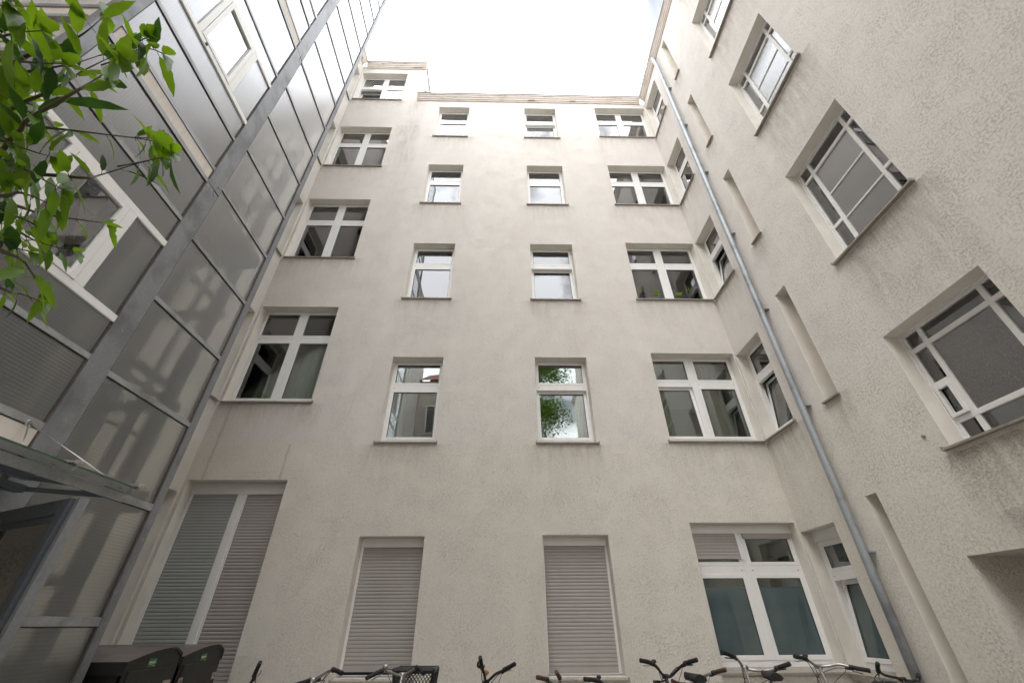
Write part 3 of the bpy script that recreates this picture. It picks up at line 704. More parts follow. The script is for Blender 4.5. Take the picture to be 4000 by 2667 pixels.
mb = MB(); A = (-3.48,2.92,2.84); mb.torus(A, .022, .005, (1,0,0), 14, 6); mb.tube([A,(-2.80,3.05,zc+.03)], .0055, 8); mb.tube([A,(-3.02,2.60,zc+.03)], .0055, 8); mb.build('tie_rod', M['chrome'], canopy)
# door leaf standing open
D0 = Vector((-3.47,3.10,0)); D1 = Vector((-2.60,2.68,0)); dd = (D1-D0).normalized(); dn = Vector((-dd.y,dd.x,0)); Wd = (D1-D0).length; zt = 2.25
def dbox(a, b, z0, z1, t0, t1, m, name, mat, par):
    mb = MB(); mb.obox(D0+dd*(a+b)/2+dn*(t0+t1)/2+Vector((0,0,(z0+z1)/2)), dd*(b-a)/2, dn*(t1-t0)/2, Vector((0,0,(z1-z0)/2))); return mb.build(name, mat, par, bevel=.002)
mb = MB()
for (a, b, z0, z1, t0, t1) in ((0,.08,G+.02,zt,-.025,.025),(Wd-.09,Wd,G+.02,zt,-.025,.025),(.08,Wd-.09,zt-.09,zt,-.025,.025),(.08,Wd-.09,G+.02,G+.3,-.025,.025)):
    mb.obox(D0+dd*(a+b)/2+dn*(t0+t1)/2+Vector((0,0,(z0+z1)/2)), dd*(b-a)/2, dn*(t1-t0)/2, Vector((0,0,(z1-z0)/2)))
for (a, b, z0, z1) in ((.08,Wd-.09,zt-.125,zt-.09),(.08,.105,G+.3,zt-.125),(Wd-.115,Wd-.09,G+.3,zt-.125)):
    mb.obox(D0+dd*(a+b)/2+Vector((0,0,(z0+z1)/2)), dd*(b-a)/2, dn*.014, Vector((0,0,(z1-z0)/2)))
door = mb.build('door', M['dsteel'], tower, bevel=.002); door['label'] = 'dark galvanised steel glazed door standing open below the canopy'
dbox(Wd, Wd+.045, G+.02, zt+.002, .0, .05, 0, 'door_edge', M['galv'], door)
dbox(.105, Wd-.115, G+.3, zt-.125, -.004, .004, 0, 'pane', M['glass_dark'], door)
mb = MB(); h0 = D0+dd*(Wd-.05)-dn*.07; mb.tube([h0+Vector((0,0,1.0)), h0+Vector((0,0,1.6))], .012, 10); mb.build('door_handle', M['chrome'], door)

# ---------------------------------------------------------------- ground, opposite side
mb = MB(); mb.quad((-60,-60,G),(60,-60,G),(60,60,G),(-60,60,G)); tag(mb.build('ground', M['pave']), kind='structure')

# ---------------------------------------------------------------- waste bin housings
def bin_box(y0, y1, label, first=None):
    X1, X0 = -3.27, -5.05; r = empty('bin_housing', (X1,(y0+y1)/2,G)); W = y1-y0; L = X1-X0
    tag(r, label, 'bin housing', 'bin housings by the glass tower')
    hw = W/2; zl = 1.08
    mb = MB(); mb.box(-L, -.03, -hw+.02, hw-.02, 0, zl-.06); mb.build('body', M['binside'], r)
    N = 14; top = []
    for i in range(N+1):
        s = i/N; y = -hw+W*s; z = zl+.02+.085*math.sin(PI*min(1, s*.62+.0)**1.0)*(1 if s < .8 else 1-.55*((s-.8)/.2)**1.6)
        top.append((y, z))
    mb = MB()
    for i in range(N):
        (ya, za), (yb, zb_) = top[i], top[i+1]
        mb.quad((-L,ya,za),(.012,ya,za),(.012,yb,zb_),(-L,yb,zb_)); mb.sm[-1] = True
        mb.quad((-L,ya,za-.02),(-L,yb,zb_-.02),(.012,yb,zb_-.02),(.012,ya,za-.02)); mb.quad((.012,ya,za-.022),(.012,yb,zb_-.022),(.012,yb,zb_),(.012,ya,za),1)
    mb.box(-L, .012, -hw-.004, -hw+.006, zl-.075, zl+.02, 1); mb.box(-L,.012,hw-.006,hw+.004,zl-.04,top[-1][1],1)
    mb.build('lid', [M['binlid'], M['binside']], r)
    mb = MB(); front = [(0,-hw+.005,0),(0,hw-.005,0)]+[(0,y*.985,z-.012) for y, z in reversed(top)]; mb.poly(front); mb.poly([(p[0]-.03,p[1],p[2]) for p in front][::-1])
    f = mb.build('front_panel', M['binside'], r)
    mb = MB(); mb.box(.002, .012, -hw+.06, hw-.07, .08, zl-.05); mb.build('door', M['binside'], r, bevel=.004)
    mb = MB(); mb.box(.002, .004, hw-.50, hw-.07, zl-.05, zl-.043); mb.build('door_gap', M['gasket'], r)
    for (ya, yb) in ((hw-.16,hw-.055),) if first else ((-hw+.04,-hw+.10),(hw-.10,hw-.03)):
        mb = MB(); mb.box(.012, .018, ya, yb, zl-.215, zl-.155); mb.ball((.02,(ya+yb)/2,zl-.185), .008, 1); mb.build('latch', [M['grey_metal'], M['gasket']], r)
    yc = -.03 if first else .01; s_ = .052
    mb = MB(); mb.box(.002, .0035, yc-s_, yc+s_, zl-.035, zl+.028); st = mb.build('sticker', M['green'], r)
    cu = bpy.data.curves.new('lettering', 'FONT'); cu.body = 'kiwabo'; cu.size = .031; cu.align_x = 'CENTER'; cu.extrude = .0004; cu.offset = .0004; cu.materials.append(M['cream_ink'])
    tf = bpy.data.objects.new('text', cu); COL.objects.link(tf); bpy.context.view_layer.update(); tm = bpy.data.meshes.new_from_object(tf.evaluated_get(bpy.context.evaluated_depsgraph_get())); bpy.data.objects.remove(tf); tx = bpy.data.objects.new('lettering', tm); COL.objects.link(tx); tx.parent = st; tx.location = (.0042, yc-.003, zl-.009); tx.rotation_euler = (PI/2, 0, PI/2)
    mb = MB(); mb.box(.0036,.0042,yc-s_+.008,yc+.016,zl-.0165,zl-.0145); mb.box(.0036,.0042,yc+.012,yc+s_-.006,zl-.0305,zl-.0285)
    mb.tube([(.004,yc+.02,zl+.0125),(.004,yc+.03,zl+.0175),(.004,yc+.041,zl+.0165)],.0012,6); mb.build('underline', M['cream_ink'], st)
bin_box(4.63, 5.36, 'brown lidded bin housing nearer the glass tower, its green sticker low on a black front', True)
bin_box(5.40, 6.13, 'brown lidded bin housing farther from the glass tower, next to the shutters')

# ---------------------------------------------------------------- bicycles
def lerp(a, b, t): return a+(b-a)*t
def smooth(pts, n=4):
    P = [Vector(p) for p in pts]; out = []
    for i in range(len(P)-1):
        p0 = P[max(i-1,0)]; p1 = P[i]; p2 = P[i+1]; p3 = P[min(i+2,len(P)-1)]
        for k in range(n):
            t = k/n; out.append(.5*((2*p1)+(-p0+p2)*t+(2*p0-5*p1+4*p2-p3)*t*t+(-p0+3*p1-3*p2+p3)*t**3))
    return out+[P[-1]]
def bike(label, bar, C, barmat='black', gripmat='rubber', frame='black', fwd=(0,1), grip=.12, bell=False, saddle=1.12, basket=False, extra=None, lever=True, stemz=.10):
    """bar: world points from left grip end to right grip end; C: where the stem holds the bar; fwd: way the front wheel points"""
    C = Vector(C); f = Vector((fwd[0],fwd[1],0)).normalized(); sd = Vector((f.y,-f.x,0)); zg = G
    r = empty('bicycle', (C.x,C.y,zg)); tag(r, label, 'bicycle', 'bicycles parked along the rear wall')
    o = Vector((C.x,C.y,zg)); loc = lambda p: Vector(p)-o
    B = [loc(p) for p in smooth(bar, 5)]; c = loc(C)
    # split off the grips by length
    def cut(pts, L):
        acc = 0
        for i in range(len(pts)-1):
            acc += (pts[i+1]-pts[i]).length
            if acc >= L: return i+1
        return len(pts)-2
    i0 = cut(B, grip); i1 = len(B)-1-cut(B[::-1], grip)
    mb = MB(); mb.tube(B[max(0,i0-1):i1+2], .0125, 10); hb = mb.build('handlebar', M[barmat], r)
    for seg in (B[:i0+1], B[i1:]):
        mb = MB(); mb.tube(seg, .0185, 12)
        for q in seg[1:-1]: mb.ball(q, .0198, seg=10, rings=6)
        mb.build('grip', M[gripmat], hb)
    for (q, e, sgn) in ((B[i0], B[0], -1), (B[i1], B[-1], 1)):
        mb = MB(); d = (e-q).normalized(); mb.tube([q-d*.03, q+d*.004], .021, 10, 0)
        if lever:
            a = q-d*.015+f*.03-Vector((0,0,.015)); mb.tube([q-d*.02, a, a+d*.05+f*.022-Vector((0,0,.012)), a+d*.105+f*.015-Vector((0,0,.02))], [.009,.008,.006,.006], 8, 1)
            mb.tube(smooth([a-d*.02, a-d*.10+f*.06-Vector((0,0,.02)), c+f*.09-Vector((0,0,.10)), c+f*.05-Vector((0,0,.30))], 5), .0036, 6, 0)
        mb.obox(q-d*.035-Vector((0,0,.014))+f*.012, d*.018, f*.014, Vector((0,0,.011)), 0)
        mb.tube(smooth([q-d*.05, q-d*.09-f*.02-Vector((0,0,.05)), c+sd*.04*sgn-f*.03-Vector((0,0,.16)), c+f*.02-Vector((0,0,.34))], 5), .0026, 6, 0)
        mb.build('brake_lever', [M['black'], M['chrome'] if random.random() < .6 else M['black']], hb)
    if bell:
        q = B[i0+2]; mb = MB(); mb.ball(q+Vector((0,0,.03)), .024, sc=(1,1,.75)); mb.tube([q,q+Vector((0,0,.03))],.008,8); mb.build('bell', M['chrome'] if bell == 1 else M['black'], hb)
    hd = c-f*.05-Vector((0,0,stemz)); mb = MB(); mb.tube(smooth([c+sd*0, lerp(c,hd,.5)-f*.0, hd]), .016, 10); mb.tube([c-sd*.03,c+sd*.03], .020, 10); mb.build('stem', M['chrome' if barmat == 'chrome' else 'black'], r)
    rake = f*.30*(hd.z/.95)
    axle = Vector((0,0,.34))+(hd-Vector((0,0,hd.z)))+f*.27; ht = hd-Vector((0,0,.14))+f*.05; R = .33
    mb = MB()
    for s in (-1, 1): mb.tube([ht+sd*.045*s, axle+sd*.05*s], .011, 8)
    mb.tube([hd, ht], .02, 10); mb.tube([ht-sd*.05,ht+sd*.05], .014, 8); mb.build('fork', M[frame], r)
    bb = axle-f*.62-Vector((0,0,.06)); ra = axle-f*1.04; st = bb-f*.14+Vector((0,0,.46))
    mb = MB(); mb.tube([hd-Vector((0,0,.02)), st], .015, 8); mb.tube([ht, bb], .017, 8); mb.tube([bb, st+(st-bb)*.05], .015, 8)
    for s in (-1, 1): mb.tube([st+sd*.015*s, ra+sd*.06*s], .008, 8); mb.tube([bb+sd*.03*s, ra+sd*.06*s], .009, 8)
    mb.build('frame', M[frame], r)
    for a in (axle, ra):
        mb = MB(); mb.torus(a, R-.012, .011, sd, 36, 6, 0); mb.torus(a, R, .02, sd, 40, 8, 1); mb.tube([a-sd*.05,a+sd*.05], .018, 10, 0)
        for k in range(18):
            an = 2*PI*k/18; mb.tube([a+sd*(.02 if k%2 else -.02), a+(f*math.cos(an)+Vector((0,0,math.sin(an))))*(R-.015)], .0012, 4, 0)
        mb.build('wheel', [M['chrome'], M['rubber']], r)
    sp = st+(st-bb).normalized()*((saddle-.05-st.z)/((st-bb).normalized().z)) if saddle-.05 > st.z else st
    mb = MB(); mb.tube([st, sp], .013, 8); mb.build('seat_post', M['chrome'], r)
    mb = MB(); P = [sp+f*.14, sp+f*.06, sp-f*.02, sp-f*.10, sp-f*.14]; n0 = len(mb.v); wd = [.018,.024,.045,.075,.06]
    prof = [(-1,0),(-.8,.022),(-.3,.038),(.3,.038),(.8,.022),(1,0),(.6,-.018),(-.6,-.018)]
    for p, w_ in zip(P, wd):
        for (a, z) in prof: mb.v.append(tuple(p+sd*w_*a+Vector((0,0,z+.03))))
    for i in range(4):
        for k in range(8): mb.f.append((i*8+k,i*8+(k+1)%8,(i+1)*8+(k+1)%8,(i+1)*8+k)); mb.m.append(0); mb.sm.append(True)
    mb.f.append(tuple(range(8))[::-1]); mb.m.append(0); mb.sm.append(False); mb.f.append(tuple(range(32,40))); mb.m.append(0); mb.sm.append(False)
    mb.build('saddle', M['rubber'], r)
    mb = MB()
    mb.torus(bb+sd*.06, .085, .008, sd, 24, 6)
    for s in (-1, 1):
        e = bb+sd*.08*s+f*.12*s-Vector((0,0,.12)); mb.tube([bb+sd*.08*s, e], .009, 6); mb.obox(e+sd*.05*s, sd*.045, f*.03, Vector((0,0,.009)))
    mb.tube([bb-sd*.08, bb+sd*.08], .014, 8); mb.build('crank', M['black'], r)
    if basket:
        mb = MB(); cc = c+f*.17+sd*.10+Vector((0,0,-.09)); hx, hy, hz = .20, .14, .13
        X = sd; Y = f; top = cc+Vector((0,0,hz))
        cs = [top+X*a*hx+Y*b*hy for a, b in ((-1,-1),(1,-1),(1,1),(-1,1))]; bs = [cc-Vector((0,0,hz))+X*a*hx*.85+Y*b*hy*.85 for a, b in ((-1,-1),(1,-1),(1,1),(-1,1))]
        for i in range(4):
            j = (i+1)%4; mb.bar(cs[i], cs[j], .016, .022, 1); mb.bar(bs[i], bs[j], .01, .01, 0); mb.bar(cs[i], bs[i], .02, .02, 0)
            for row in range(2): 
                t0 = .14+.0*row
                if row == 0: mb.quad(lerp(cs[i],bs[i],.0), lerp(cs[j],bs[j],.0), lerp(cs[j],bs[j],.14), lerp(cs[i],bs[i],.14), 0)
            n = 11
            for k in range(-6, n+1):      # crossed mesh wires
                for sgn in (1, -1):
                    pts = []
                    for v in (.14, 1.0):
                        uu = k/n+(v-.14)*.62
                        pts.append((uu if sgn > 0 else 1-uu, v))
                    (ua, va), (ub, vb) = pts
                    def clip(ua, va, ub, vb):
                        lo, hi = 0.0, 1.0
                        du = ub-ua
                        for side, bound in ((0, 0.0), (1, 1.0)):
                            if abs(du) < 1e-9: continue
                            t = (bound-ua)/du
                            if (du > 0) == (side == 0): lo = max(lo, t)
                            else: hi = min(hi, t)
                        return lo, hi
                    lo, hi = clip(ua, va, ub, vb)
                    if hi-lo < .03: continue
                    g_ = lambda u, v: lerp(lerp(cs[i],bs[i],v), lerp(cs[j],bs[j],v), u)
                    mb.tube([g_(lerp(ua,ub,lo), lerp(va,vb,lo)), g_(lerp(ua,ub,hi), lerp(va,vb,hi))], .0028, 4, 0)
        mb.quad(*bs, 0); mb.build('basket', [M['black'], M['basketm']], r)
    if extra: extra(r, B, c, f, sd, hb)
    return r
def lamp(r, B, c, f, sd, hb):
    mb = MB(); q = c+sd*-.09+f*.02-Vector((0,0,.05)); mb.obox(q, sd*.028, f*.03, Vector((0,0,.018))); mb.tube([c-Vector((0,0,.03)), q], .008, 6); mb.build('lamp', M['black'], hb)
bike('dark olive bicycle nearest the bin housings, one upright black grip showing', [(-2.34,5.12,1.315),(-2.40,5.2,1.20),(-2.42,5.25,1.12),(-2.30,5.35,1.10),(-2.05,5.5,1.12),(-1.9,5.62,1.14)], (-2.28,5.36,1.10), frame='olive', fwd=(.5,1), saddle=.84)
bike('bicycle with a silver bar and two thick black grips, left of the first shutter', [(-2.0,5.2,1.13),(-1.88,5.22,1.16),(-1.78,5.22,1.19),(-1.66,5.2,1.245),(-1.53,5.12,1.225)], (-1.84,5.23,1.17), barmat='chrome', fwd=(.2,1), saddle=.84)
def bell3(r, B, c, f, sd, hb):
    mb = MB(); q = Vector((-1.13,5.15,1.27))-Vector(r.location); mb.ball(q, .028, sc=(1,1,.8)); mb.tube([q,q-Vector((0,0,.04))],.008,8); mb.build('bell', M['chrome'], hb)
bike('bicycle carrying a black mesh basket in front of the first shutter', [(-1.28,5.05,1.19),(-1.17,5.12,1.235),(-1.10,5.17,1.23),(-1.0,5.25,1.195),(-.92,5.26,1.215),(-.82,5.17,1.255),(-.74,5.05,1.225)], (-.98,5.26,1.20), barmat='chrome', fwd=(.05,1), basket=True, saddle=.84, extra=bell3)
def horn(r, B, c, f, sd, hb):
    L = lambda x, y, z: Vector((x,y,z))-Vector(r.location)
    mb = MB(); mb.ball(L(-.215,5.1,1.285), .026, 1, (1,1,1.2)); mb.tube([L(-.195,5.12,1.27),L(-.16,5.12,1.24),L(-.135,5.1,1.215)], [.007,.010,.02], 10, 0); mb.build('horn', [M['copper'], M['black']], hb)
bike('bicycle with an upright bar end and a brass bulb horn, between the two shutters', [(-.205,5.0,1.345),(-.19,5.1,1.27),(-.165,5.2,1.20),(-.155,5.25,1.15),(-.12,5.25,1.155),(-.06,5.22,1.20),(.02,5.16,1.235),(.13,5.05,1.29)], (-.15,5.27,1.13), fwd=(-.2,1), extra=horn, bell=True, saddle=.84)
bike('low bicycle at the left edge of the second shutter, with red-tipped grips', [(.34,5.1,1.185),(.43,5.15,1.165),(.50,5.22,1.13),(.54,5.3,1.12),(.58,5.25,1.15),(.53,5.1,1.225)], (.53,5.3,1.11), barmat='chrome', gripmat='brown', fwd=(.3,1), grip=.09, saddle=.84, lever=False)
bike('low bicycle before the second shutter, only its black grip and bell clamp showing', [(.80,5.15,1.165),(.90,5.17,1.155),(.97,5.2,1.14),(1.05,5.28,1.09),(1.2,5.3,1.07),(1.33,5.2,1.08)], (1.07,5.3,1.08), fwd=(0,1), saddle=.84, bell=2)
bike('all black bicycle with bar ends turned up, right of the second shutter', [(1.35,5.05,1.31),(1.47,5.1,1.285),(1.55,5.18,1.235),(1.61,5.25,1.185),(1.68,5.25,1.17),(1.74,5.2,1.22),(1.80,5.12,1.275),(1.89,5.0,1.315)], (1.64,5.27,1.17), fwd=(-.1,1), saddle=.97, bell=2, extra=lamp)
bike('bicycle with brown leather grips at the corner of the double window', [(1.72,5.35,1.13),(1.80,5.35,1.10),(1.90,5.3,1.11),(2.0,5.22,1.17),(2.07,5.15,1.20),(2.17,5.05,1.235)], (1.92,5.3,1.11), barmat='chrome', gripmat='brown', fwd=(.2,1), grip=.11, saddle=.84)
bike('bicycle with a high silver bar under the left pane of the double window', [(2.17,5.05,1.37),(2.29,5.1,1.335),(2.37,5.18,1.30),(2.44,5.25,1.24),(2.52,5.22,1.215),(2.60,5.15,1.215),(2.68,5.1,1.235),(2.79,5.0,1.28)], (2.45,5.25,1.235), barmat='chrome', fwd=(.12,1), saddle=.98, bell=0, stemz=.16)
bike('bicycle with silver bar, ribbed grips and bell under the right pane', [(2.88,5.05,1.33),(3.0,5.1,1.315),(3.08,5.16,1.285),(3.18,5.22,1.245),(3.28,5.2,1.245),(3.36,5.14,1.26),(3.44,5.08,1.24),(3.55,5.0,1.22)], (3.20,5.23,1.24), barmat='chrome', fwd=(0,1), bell=2, saddle=.84, stemz=.16)
bike('black bicycle with a bullhorn bar standing by the downpipe', [(3.72,5.1,1.27),(3.75,5.17,1.215),(3.83,5.22,1.17),(3.96,5.25,1.145),(4.08,5.27,1.12),(4.14,5.22,1.13),(4.08,5.1,1.18)], (4.03,5.27,1.13), fwd=(.25,1), grip=.08, saddle=.84)
bike('low black bicycle with an upright lamp bracket, between double window and corner', [(3.54,5.05,1.10),(3.62,5.1,1.115),(3.70,5.1,1.12),(3.80,5.05,1.115)], (3.66,5.12,1.11), fwd=(.1,1), grip=.09, saddle=.9)

# ---------------------------------------------------------------- plants on the window sills
def houseplant(x, y, z, label, kind, s=1.0):
    r = empty('houseplant', (x,y,z)); tag(r, label, 'plant', 'house plants behind the panes'); rnd = random.Random(int(x*100))
    mb = MB(); mb.tube([(0,0,0),(0,0,.09*s)], [.04*s,.055*s], 12); mb.build('pot', M['terracotta'], r)
    mb = MB()
    for k in range(26):
        a = rnd.uniform(0, 2*PI); el = rnd.uniform(.4, 1.4) if kind else rnd.uniform(1.0, 1.5); L = (.16 if kind else .24)*s*rnd.uniform(.7,1.15); w_ = (.035 if kind else .012)*s
        d = Vector((math.cos(a)*math.cos(el), math.sin(a)*math.cos(el), math.sin(el))); sdv = d.cross(Vector((0,0,1))).normalized()*w_; b0 = Vector((0,0,.08*s))
        mb.quad(b0, b0+d*L*.5+sdv, b0+d*L, b0+d*L*.5-sdv)
    mb.build('leaves', M['leaf'], r)
    return r
for x, z, k, l in ((3.2,7.64,0,'spiky house plant behind the lower left pane of the third floor corner window'),(3.52,7.64,1,'small leafy house plant beside the mullion of the third floor corner window'),(4.0,7.64,1,'bushy bright green plant behind the right pane of the corner window'),(4.32,7.64,0,'plant with pale pointed leaves at the right end of the corner window sill')):
    houseplant(x, 7.31, z+.04, l, k, 1.5)
houseplant(-4.65, 7.29, 5.12, 'round-leaved pot plant behind the tall left-hand double window with pale curtains', 1, .9)
houseplant(4.3, 7.34, 2.33, 'fern hanging behind the upper right pane of the ground floor window', 1, .8)

# ---------------------------------------------------------------- trees
def leaf(mb, p, d, n, L, W, m=0, serr=True):
    """pointed leaf folded on its midrib, edge slightly toothed"""
    d = d.normalized(); s = d.cross(n).normalized(); n = s.cross(d).normalized()
    K = 7; rows = []
    for i in range(K+1):
        t = i/K; w_ = W*.5*(math.sin(PI*t**.78)**.85 if 0 < t < 1 else 0)
        if serr and 0 < i < K: w_ *= 1.0+(.10 if i % 2 else -.06)
        c = p+d*L*t-n*L*.16*t*t; rows.append((c, w_))
    b = len(mb.v)
    for c, w_ in rows: mb.v += [tuple(c+s*w_+n*w_*.28), tuple(c), tuple(c-s*w_+n*w_*.28)]
    for i in range(K):
        q = b+i*3
        mb.f.append((q,q+1,q+4,q+3)); mb.f.append((q+1,q+2,q+5,q+4)); mb.m += [m,m]; mb.sm += [True,True]

F_, PT, YW, RL = 951.05/2352, .599775, .0237624, -.0058815
fw = Vector((math.sin(YW)*math.cos(PT), math.cos(YW)*math.cos(PT), math.sin(PT))); rt = Vector((math.cos(YW),-math.sin(YW),0)); up = rt.cross(fw)
rt2 = rt*math.cos(RL)+up*math.sin(RL); up2 = -rt*math.sin(RL)+up*math.cos(RL); EYE = Vector((0,0,1.6))
def at(cx, cy, d):
    """a spot in the yard given by bearing (grid of the site survey photo) and distance"""
    x = cx*.375; y = cy*.375
    v = rt2*((x-1176)/951.05)+up2*((784-y)/951.05)+fw
    return EYE+v*d

r = empty('tree', (-1.75,.12,G)); tag(r, 'young tree with bright green toothed leaves reaching in over the glass tower', 'tree')
loc = Vector(r.location)
stems = [
 ([(-400,-60),(-120,-50),(30,-20),(75,40)], .98, .125, .05),
 ([(-380,300),(-60,240),(120,200),(260,190)], 1.02, .115, .055),
 ([(-300,420),(200,330),(420,260),(560,170),(640,90)], 1.12, .11, .06),
 ([(700,830),(860,850),(960,870),(1010,890)], 1.15, .07, .04),
 ([(720,1020),(900,985),(1010,960),(1060,940)], 1.1, .08, .045),
 ([(620,400),(760,350),(900,300),(1000,330)], 1.1, .085, .05),  # (points, distance, leaf length, spacing)
 ([(-500,1250),(60,860),(170,735),(440,575),(580,490),(720,395),(765,360)], 1.02, .100, .050),
 ([(-500,900),(0,700),(160,620),(330,550),(500,440),(700,340),(895,232)], 1.10, .090, .050),
 ([(-400,700),(30,750),(270,780),(490,805),(790,840),(935,845)], 1.16, .075, .062),
 ([(-400,950),(30,1050),(350,1075),(530,1090),(620,1070),(850,1000),(995,965)], 1.08, .078, .052),
 ([(-300,1150),(100,1260),(260,1310),(560,1355),(672,1366)], 1.15, .068, .055),
 ([(-300,1350),(60,1400),(230,1480),(455,1540)], 1.05, .065, .045),
 ([(-300,1350),(0,1530),(130,1590),(200,1680),(270,1800)], .95, .075, .05),
 ([(-350,350),(0,370),(230,385),(390,392)], 1.05, .095, .052),
 ([(-350,620),(60,465),(280,422),(470,385),(640,330)], 1.13, .085, .05),
 ([(-350,1500),(0,1760),(130,1800),(260,1850)], 1.0, .06, .05),
 ([(-350,100),(-100,20),(40,-60)], 1.0, .11, .06),
 ([(-400,1050),(0,1000),(160,1040),(300,1120),(400,1160)], .98, .075, .045),
 ([(-400,1150),(0,1200),(120,1180),(260,1230),(360,1290)], 1.0, .075, .045),
 ([(-400,1400),(0,1330),(110,1330),(220,1380),(300,1420)], 1.05, .07, .042),
 ([(-400,560),(0,560),(100,640),(200,700),(250,760)], 1.1, .08, .045),
 ([(-400,850),(0,860),(120,900),(240,940),(330,960)], 1.04, .08, .045),
 ([(-400,1450),(0,1480),(100,1520),(190,1540)], 1.0, .07, .04),
]
tw = MB(); lf = MB(); rnd = random.Random(11)
ORI = Vector((-1.72,.18,2.3))
for (pts, dist, LL, sp) in stems:
    n = len(pts); W3 = [at(x, y, dist+.05*math.sin(i*1.7)) for i, (x, y) in enumerate(pts)]
    far_ = pts[0][0] > 0
    root = ORI+Vector((0,0,(W3[0].z-2.3)*.6)); path = smooth(([] if far_ else [root])+W3, 6)
    tw.tube([p-loc for p in path], [max(.0013, (.0022 if far_ else .0085)*(1-i/len(path))**1.2) for i in range(len(path))], 6)
    acc = 0; side = 1; k = 0
    for i in range(2 if far_ else 8, len(path)-1):
        seg = (path[i+1]-path[i]); acc += seg.length
        while acc > sp:
            acc -= sp; k += 1; p = path[i]; t = seg.normalized()
            fr_ = i/len(path)
            sc = LL*(1.0 if fr_ < .85 else .85)*rnd.uniform(.6,1.15)
            for s in (-1, 1):
                if rnd.random() < .32: continue
                sv = (rt2 if k % 2 else fw).cross(t).normalized()
                out = (t*rnd.uniform(.35,.8)+sv*s*rnd.uniform(.5,1.0)+Vector((0,0,-rnd.uniform(.1,.65)))).normalized()
                nn = Vector((rnd.uniform(-.55,.55), rnd.uniform(-.7,.4), 1)).normalized()
                pet = p+out*.012; tw.tube([p-loc, pet-loc], .0009, 4)
                leaf(lf, pet-loc, out, nn, sc*1.2, sc*rnd.uniform(.25,.35), 0 if rnd.random() < .8 else 1)
    tip = path[-1]; t = (path[-1]-path[-3]).normalized()
    for a in (-.5, 0, .5): leaf(lf, tip-loc, (t+up2*a+Vector((0,0,-.15))).normalized(), Vector((rnd.uniform(-.4,.4),-.3,1)), LL*rnd.uniform(.6,.85), LL*.3)
mb = MB(); tr = [(0,0,0),(.03,.01,.8),(.0,.04,1.5),(.03,.06,2.05)]
mb.tube(tr, [.05,.043,.035,.026], 12)
for k in range(7):
    a = 2*PI*k/7; mb.tube(smooth([(.02,.05,1.6+.06*k),(-.2*abs(math.cos(a))-.05,.25*math.sin(a)-.1,2.2+.1*k),(-.5-.2*math.cos(a),.5*math.sin(a)-.3,3.0+.15*k)]), .012, 8)
mb.build('trunk', M['bark'], r)
tw.build('twigs', M['twig'], r); lf.build('crown', [M['leaf'], M['leafd']], r)

# tall tree behind the viewer, seen mirrored in the panes
def big_tree(x, y, h, cr, n, label, seed):
    r = empty('tree', (x,y,G)); tag(r, label, 'tree'); rnd = random.Random(seed)
    mb = MB(); mb.tube(smooth([(0,0,0),(.1,.05,h*.3),(-.05,.1,h*.6),(.05,0,h*.85)]), [.16-.13*i/12 for i in range(13)], 10)
    tips = []
    for k in range(22):
        a = rnd.uniform(0,2*PI); z0 = h*rnd.uniform(.35,.8); L = cr*rnd.uniform(.6,1.05)*(1.1-abs(z0/h-.6)); e = Vector((math.cos(a)*L, math.sin(a)*L, z0+L*rnd.uniform(.3,.8)))
        mb.tube(smooth([(0,0,z0),(e.x*.5,e.y*.5,z0+L*.35),e]), .025, 6); tips += [e, Vector((e.x*.6,e.y*.6,z0+L*.35)), Vector((e.x*.85,e.y*.8,e.z-.1))]
    mb.build('trunk', M['bark'], r); lf = MB()
    for i in range(n):
        c = rnd.choice(tips)+Vector((rnd.gauss(0,.38),rnd.gauss(0,.38),rnd.gauss(0,.32)))
        d = Vector((rnd.gauss(0,1),rnd.gauss(0,1),rnd.gauss(-.4,.6))).normalized(); s = d.cross(Vector((rnd.gauss(0,1),rnd.gauss(0,1),1))).normalized(); L = rnd.uniform(.10,.17)
        lf.quad(c, c+d*L*.5+s*L*.22, c+d*L, c+d*L*.5-s*L*.22, 0 if rnd.random() < .7 else 1)
    lf.build('crown', [M['leaf'], M['leafd']], r)
big_tree(1.25, -2.8, 14.5, 1.8, 14000, 'leafy tree mirrored in the first floor window right of centre', 3)
fb = empty('apartment_building', (0,-8.5,0)); tag(fb, 'taller pale block behind the viewer, mirrored dark in the first floor pane left of centre', 'building', 'courtyard buildings')
mb = MB(); mb.box(-5.2, .2, -6, 0, 0, 14.2); mb.build('wall', M['brown_plaster'], fb)
mb = MB(); mb.poly([(-5.3,.25,14.2),(.35,.25,14.2),(.35,-3,16.4),(-5.3,-3,16.4)]); mb.poly([(-5.3,-6.2,14.2),(-5.3,-3,16.4),(.35,-3,16.4),(.35,-6.2,14.2)]); mb.build('roof', M['rooftile'], fb)
for zf in (1.2, 4.4, 7.6, 10.8):
    for x in (-4.1, -2.4, -.8):
        mb = MB(); mb.box(x-.5, x+.5, 0, .03, zf, zf+1.7); f_ = mb.build('window', M['glass_dark'], fb)
        mb = MB(); ring(mb, x-.55, x+.55, zf-.05, zf+1.75, .07, 0, .06); mb.box(x-.03, x+.03, .03, .06, zf, zf+1.7); mb.build('frame', M['pvc'], f_)
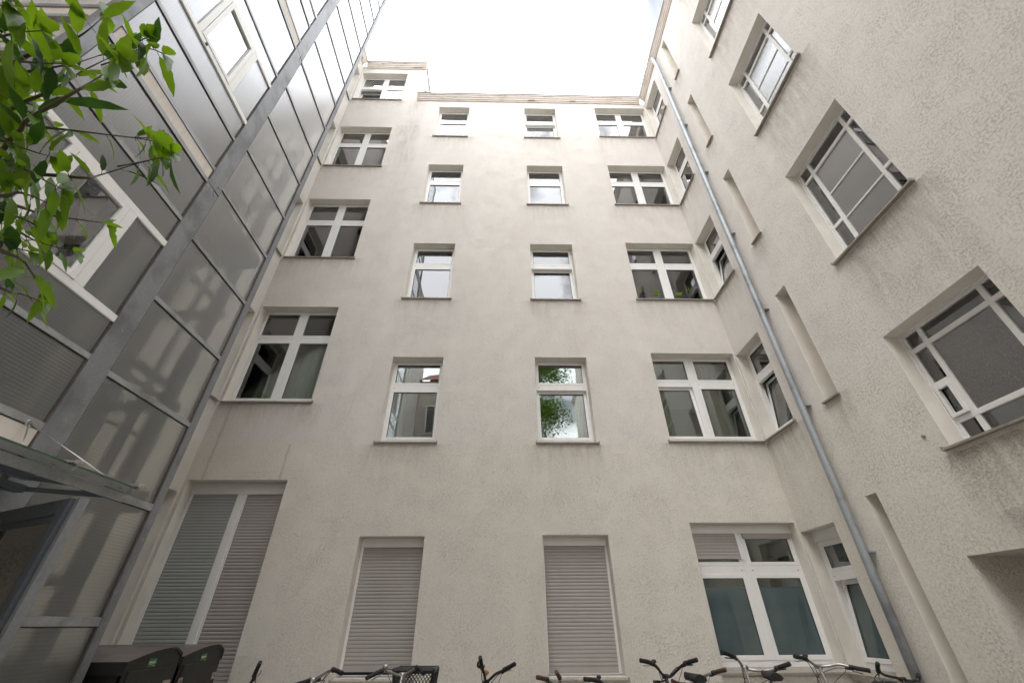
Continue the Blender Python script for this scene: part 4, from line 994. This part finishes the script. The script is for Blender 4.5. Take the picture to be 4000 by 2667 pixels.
# low house on the far side of the yard
mb0 = empty('garden_house', (0,-16,0)); tag(mb0, 'low red brick house mirrored in the first floor panes', 'building')
mb = MB(); mb.box(-12, 12, -5, 0, 0, 6.5); mb.build('wall', M['brick'], mb0)
mb = MB(); mb.poly([(-12.2,.3,6.5),(12.2,.3,6.5),(12.2,-2.5,8.6),(-12.2,-2.5,8.6)]); mb.poly([(-12.2,-5.3,6.5),(-12.2,-2.5,8.6),(12.2,-2.5,8.6),(12.2,-5.3,6.5)]); mb.build('roof', M['rooftile'], mb0)
for k in range(7):
    mb = MB(); x = -10+3.3*k; mb.box(x-.6, x+.6, 0, .04, 2.2, 4.0); mb.build('window', M['glass_dark'], mb0)

# ---------------------------------------------------------------- camera
cam = bpy.data.cameras.new('camera'); co = bpy.data.objects.new('camera', cam); COL.objects.link(co)
cam.sensor_width = 36; cam.lens = 36*951.05/2352; cam.clip_start = .05; cam.clip_end = 2000
Rm = Matrix((rt2, up2, -fw)).transposed(); co.matrix_world = Matrix.Translation(EYE) @ Rm.to_4x4()
S.camera = co

# ---------------------------------------------------------------- light
SUN_EL, SUN_AZ = math.radians(62), math.radians(222)   # azimuth clockwise from +Y
w = bpy.data.worlds.new('World'); S.world = w; w.use_nodes = True; t = w.node_tree; t.nodes.clear(); g = NG(t)
out = g.n('ShaderNodeOutputWorld'); bg = g.n('ShaderNodeBackground'); bg.inputs[1].default_value = .1
sky = g.n('ShaderNodeTexSky'); sky.sky_type = 'NISHITA'; sky.sun_disc = False; sky.sun_elevation = SUN_EL; sky.sun_rotation = SUN_AZ
co_ = g.n('ShaderNodeTexCoord').outputs['Generated']
mp = g.n('ShaderNodeMapping', i_Vector=co_); mp.inputs['Location'].default_value = (.35,.2,.1)
n1 = g.noise(mp.outputs[0], 2.3, 6, .55, .3); n2 = g.noise(mp.outputs[0], 5.0, 5, .6, .2)
cover = g.ramp(n1, .27, .40)
cl = g.mix(g.ramp(n2, .36, .50), (8.6,8.8,9.1), (29.6,30,30.6))
c = g.mix(cover, sky.outputs[0], cl)
g.link(c, bg.inputs[0]); g.link(bg.outputs[0], out.inputs[0])
sl = bpy.data.lights.new('sun', 'SUN'); sl.energy = .7; sl.angle = math.radians(25); sl.color = (1,.96,.9)
so = bpy.data.objects.new('sun', sl); COL.objects.link(so)
dv = Vector((math.sin(SUN_AZ)*math.cos(SUN_EL), math.cos(SUN_AZ)*math.cos(SUN_EL), math.sin(SUN_EL)))
so.rotation_euler = dv.to_track_quat('Z', 'Y').to_euler(); so.location = (0,0,30)
S.view_settings.view_transform = 'Standard'; S.view_settings.look = 'None'; S.view_settings.gamma = 1; S.view_settings.exposure = 0.54
S.render.engine = 'CYCLES'
S.cycles.max_bounces = 10; S.cycles.diffuse_bounces = 5; S.cycles.transparent_max_bounces = 16; S.cycles.transmission_bounces = 6; S.cycles.glossy_bounces = 4
S.cycles.sample_clamp_indirect = 8
S.cycles.use_denoising = True
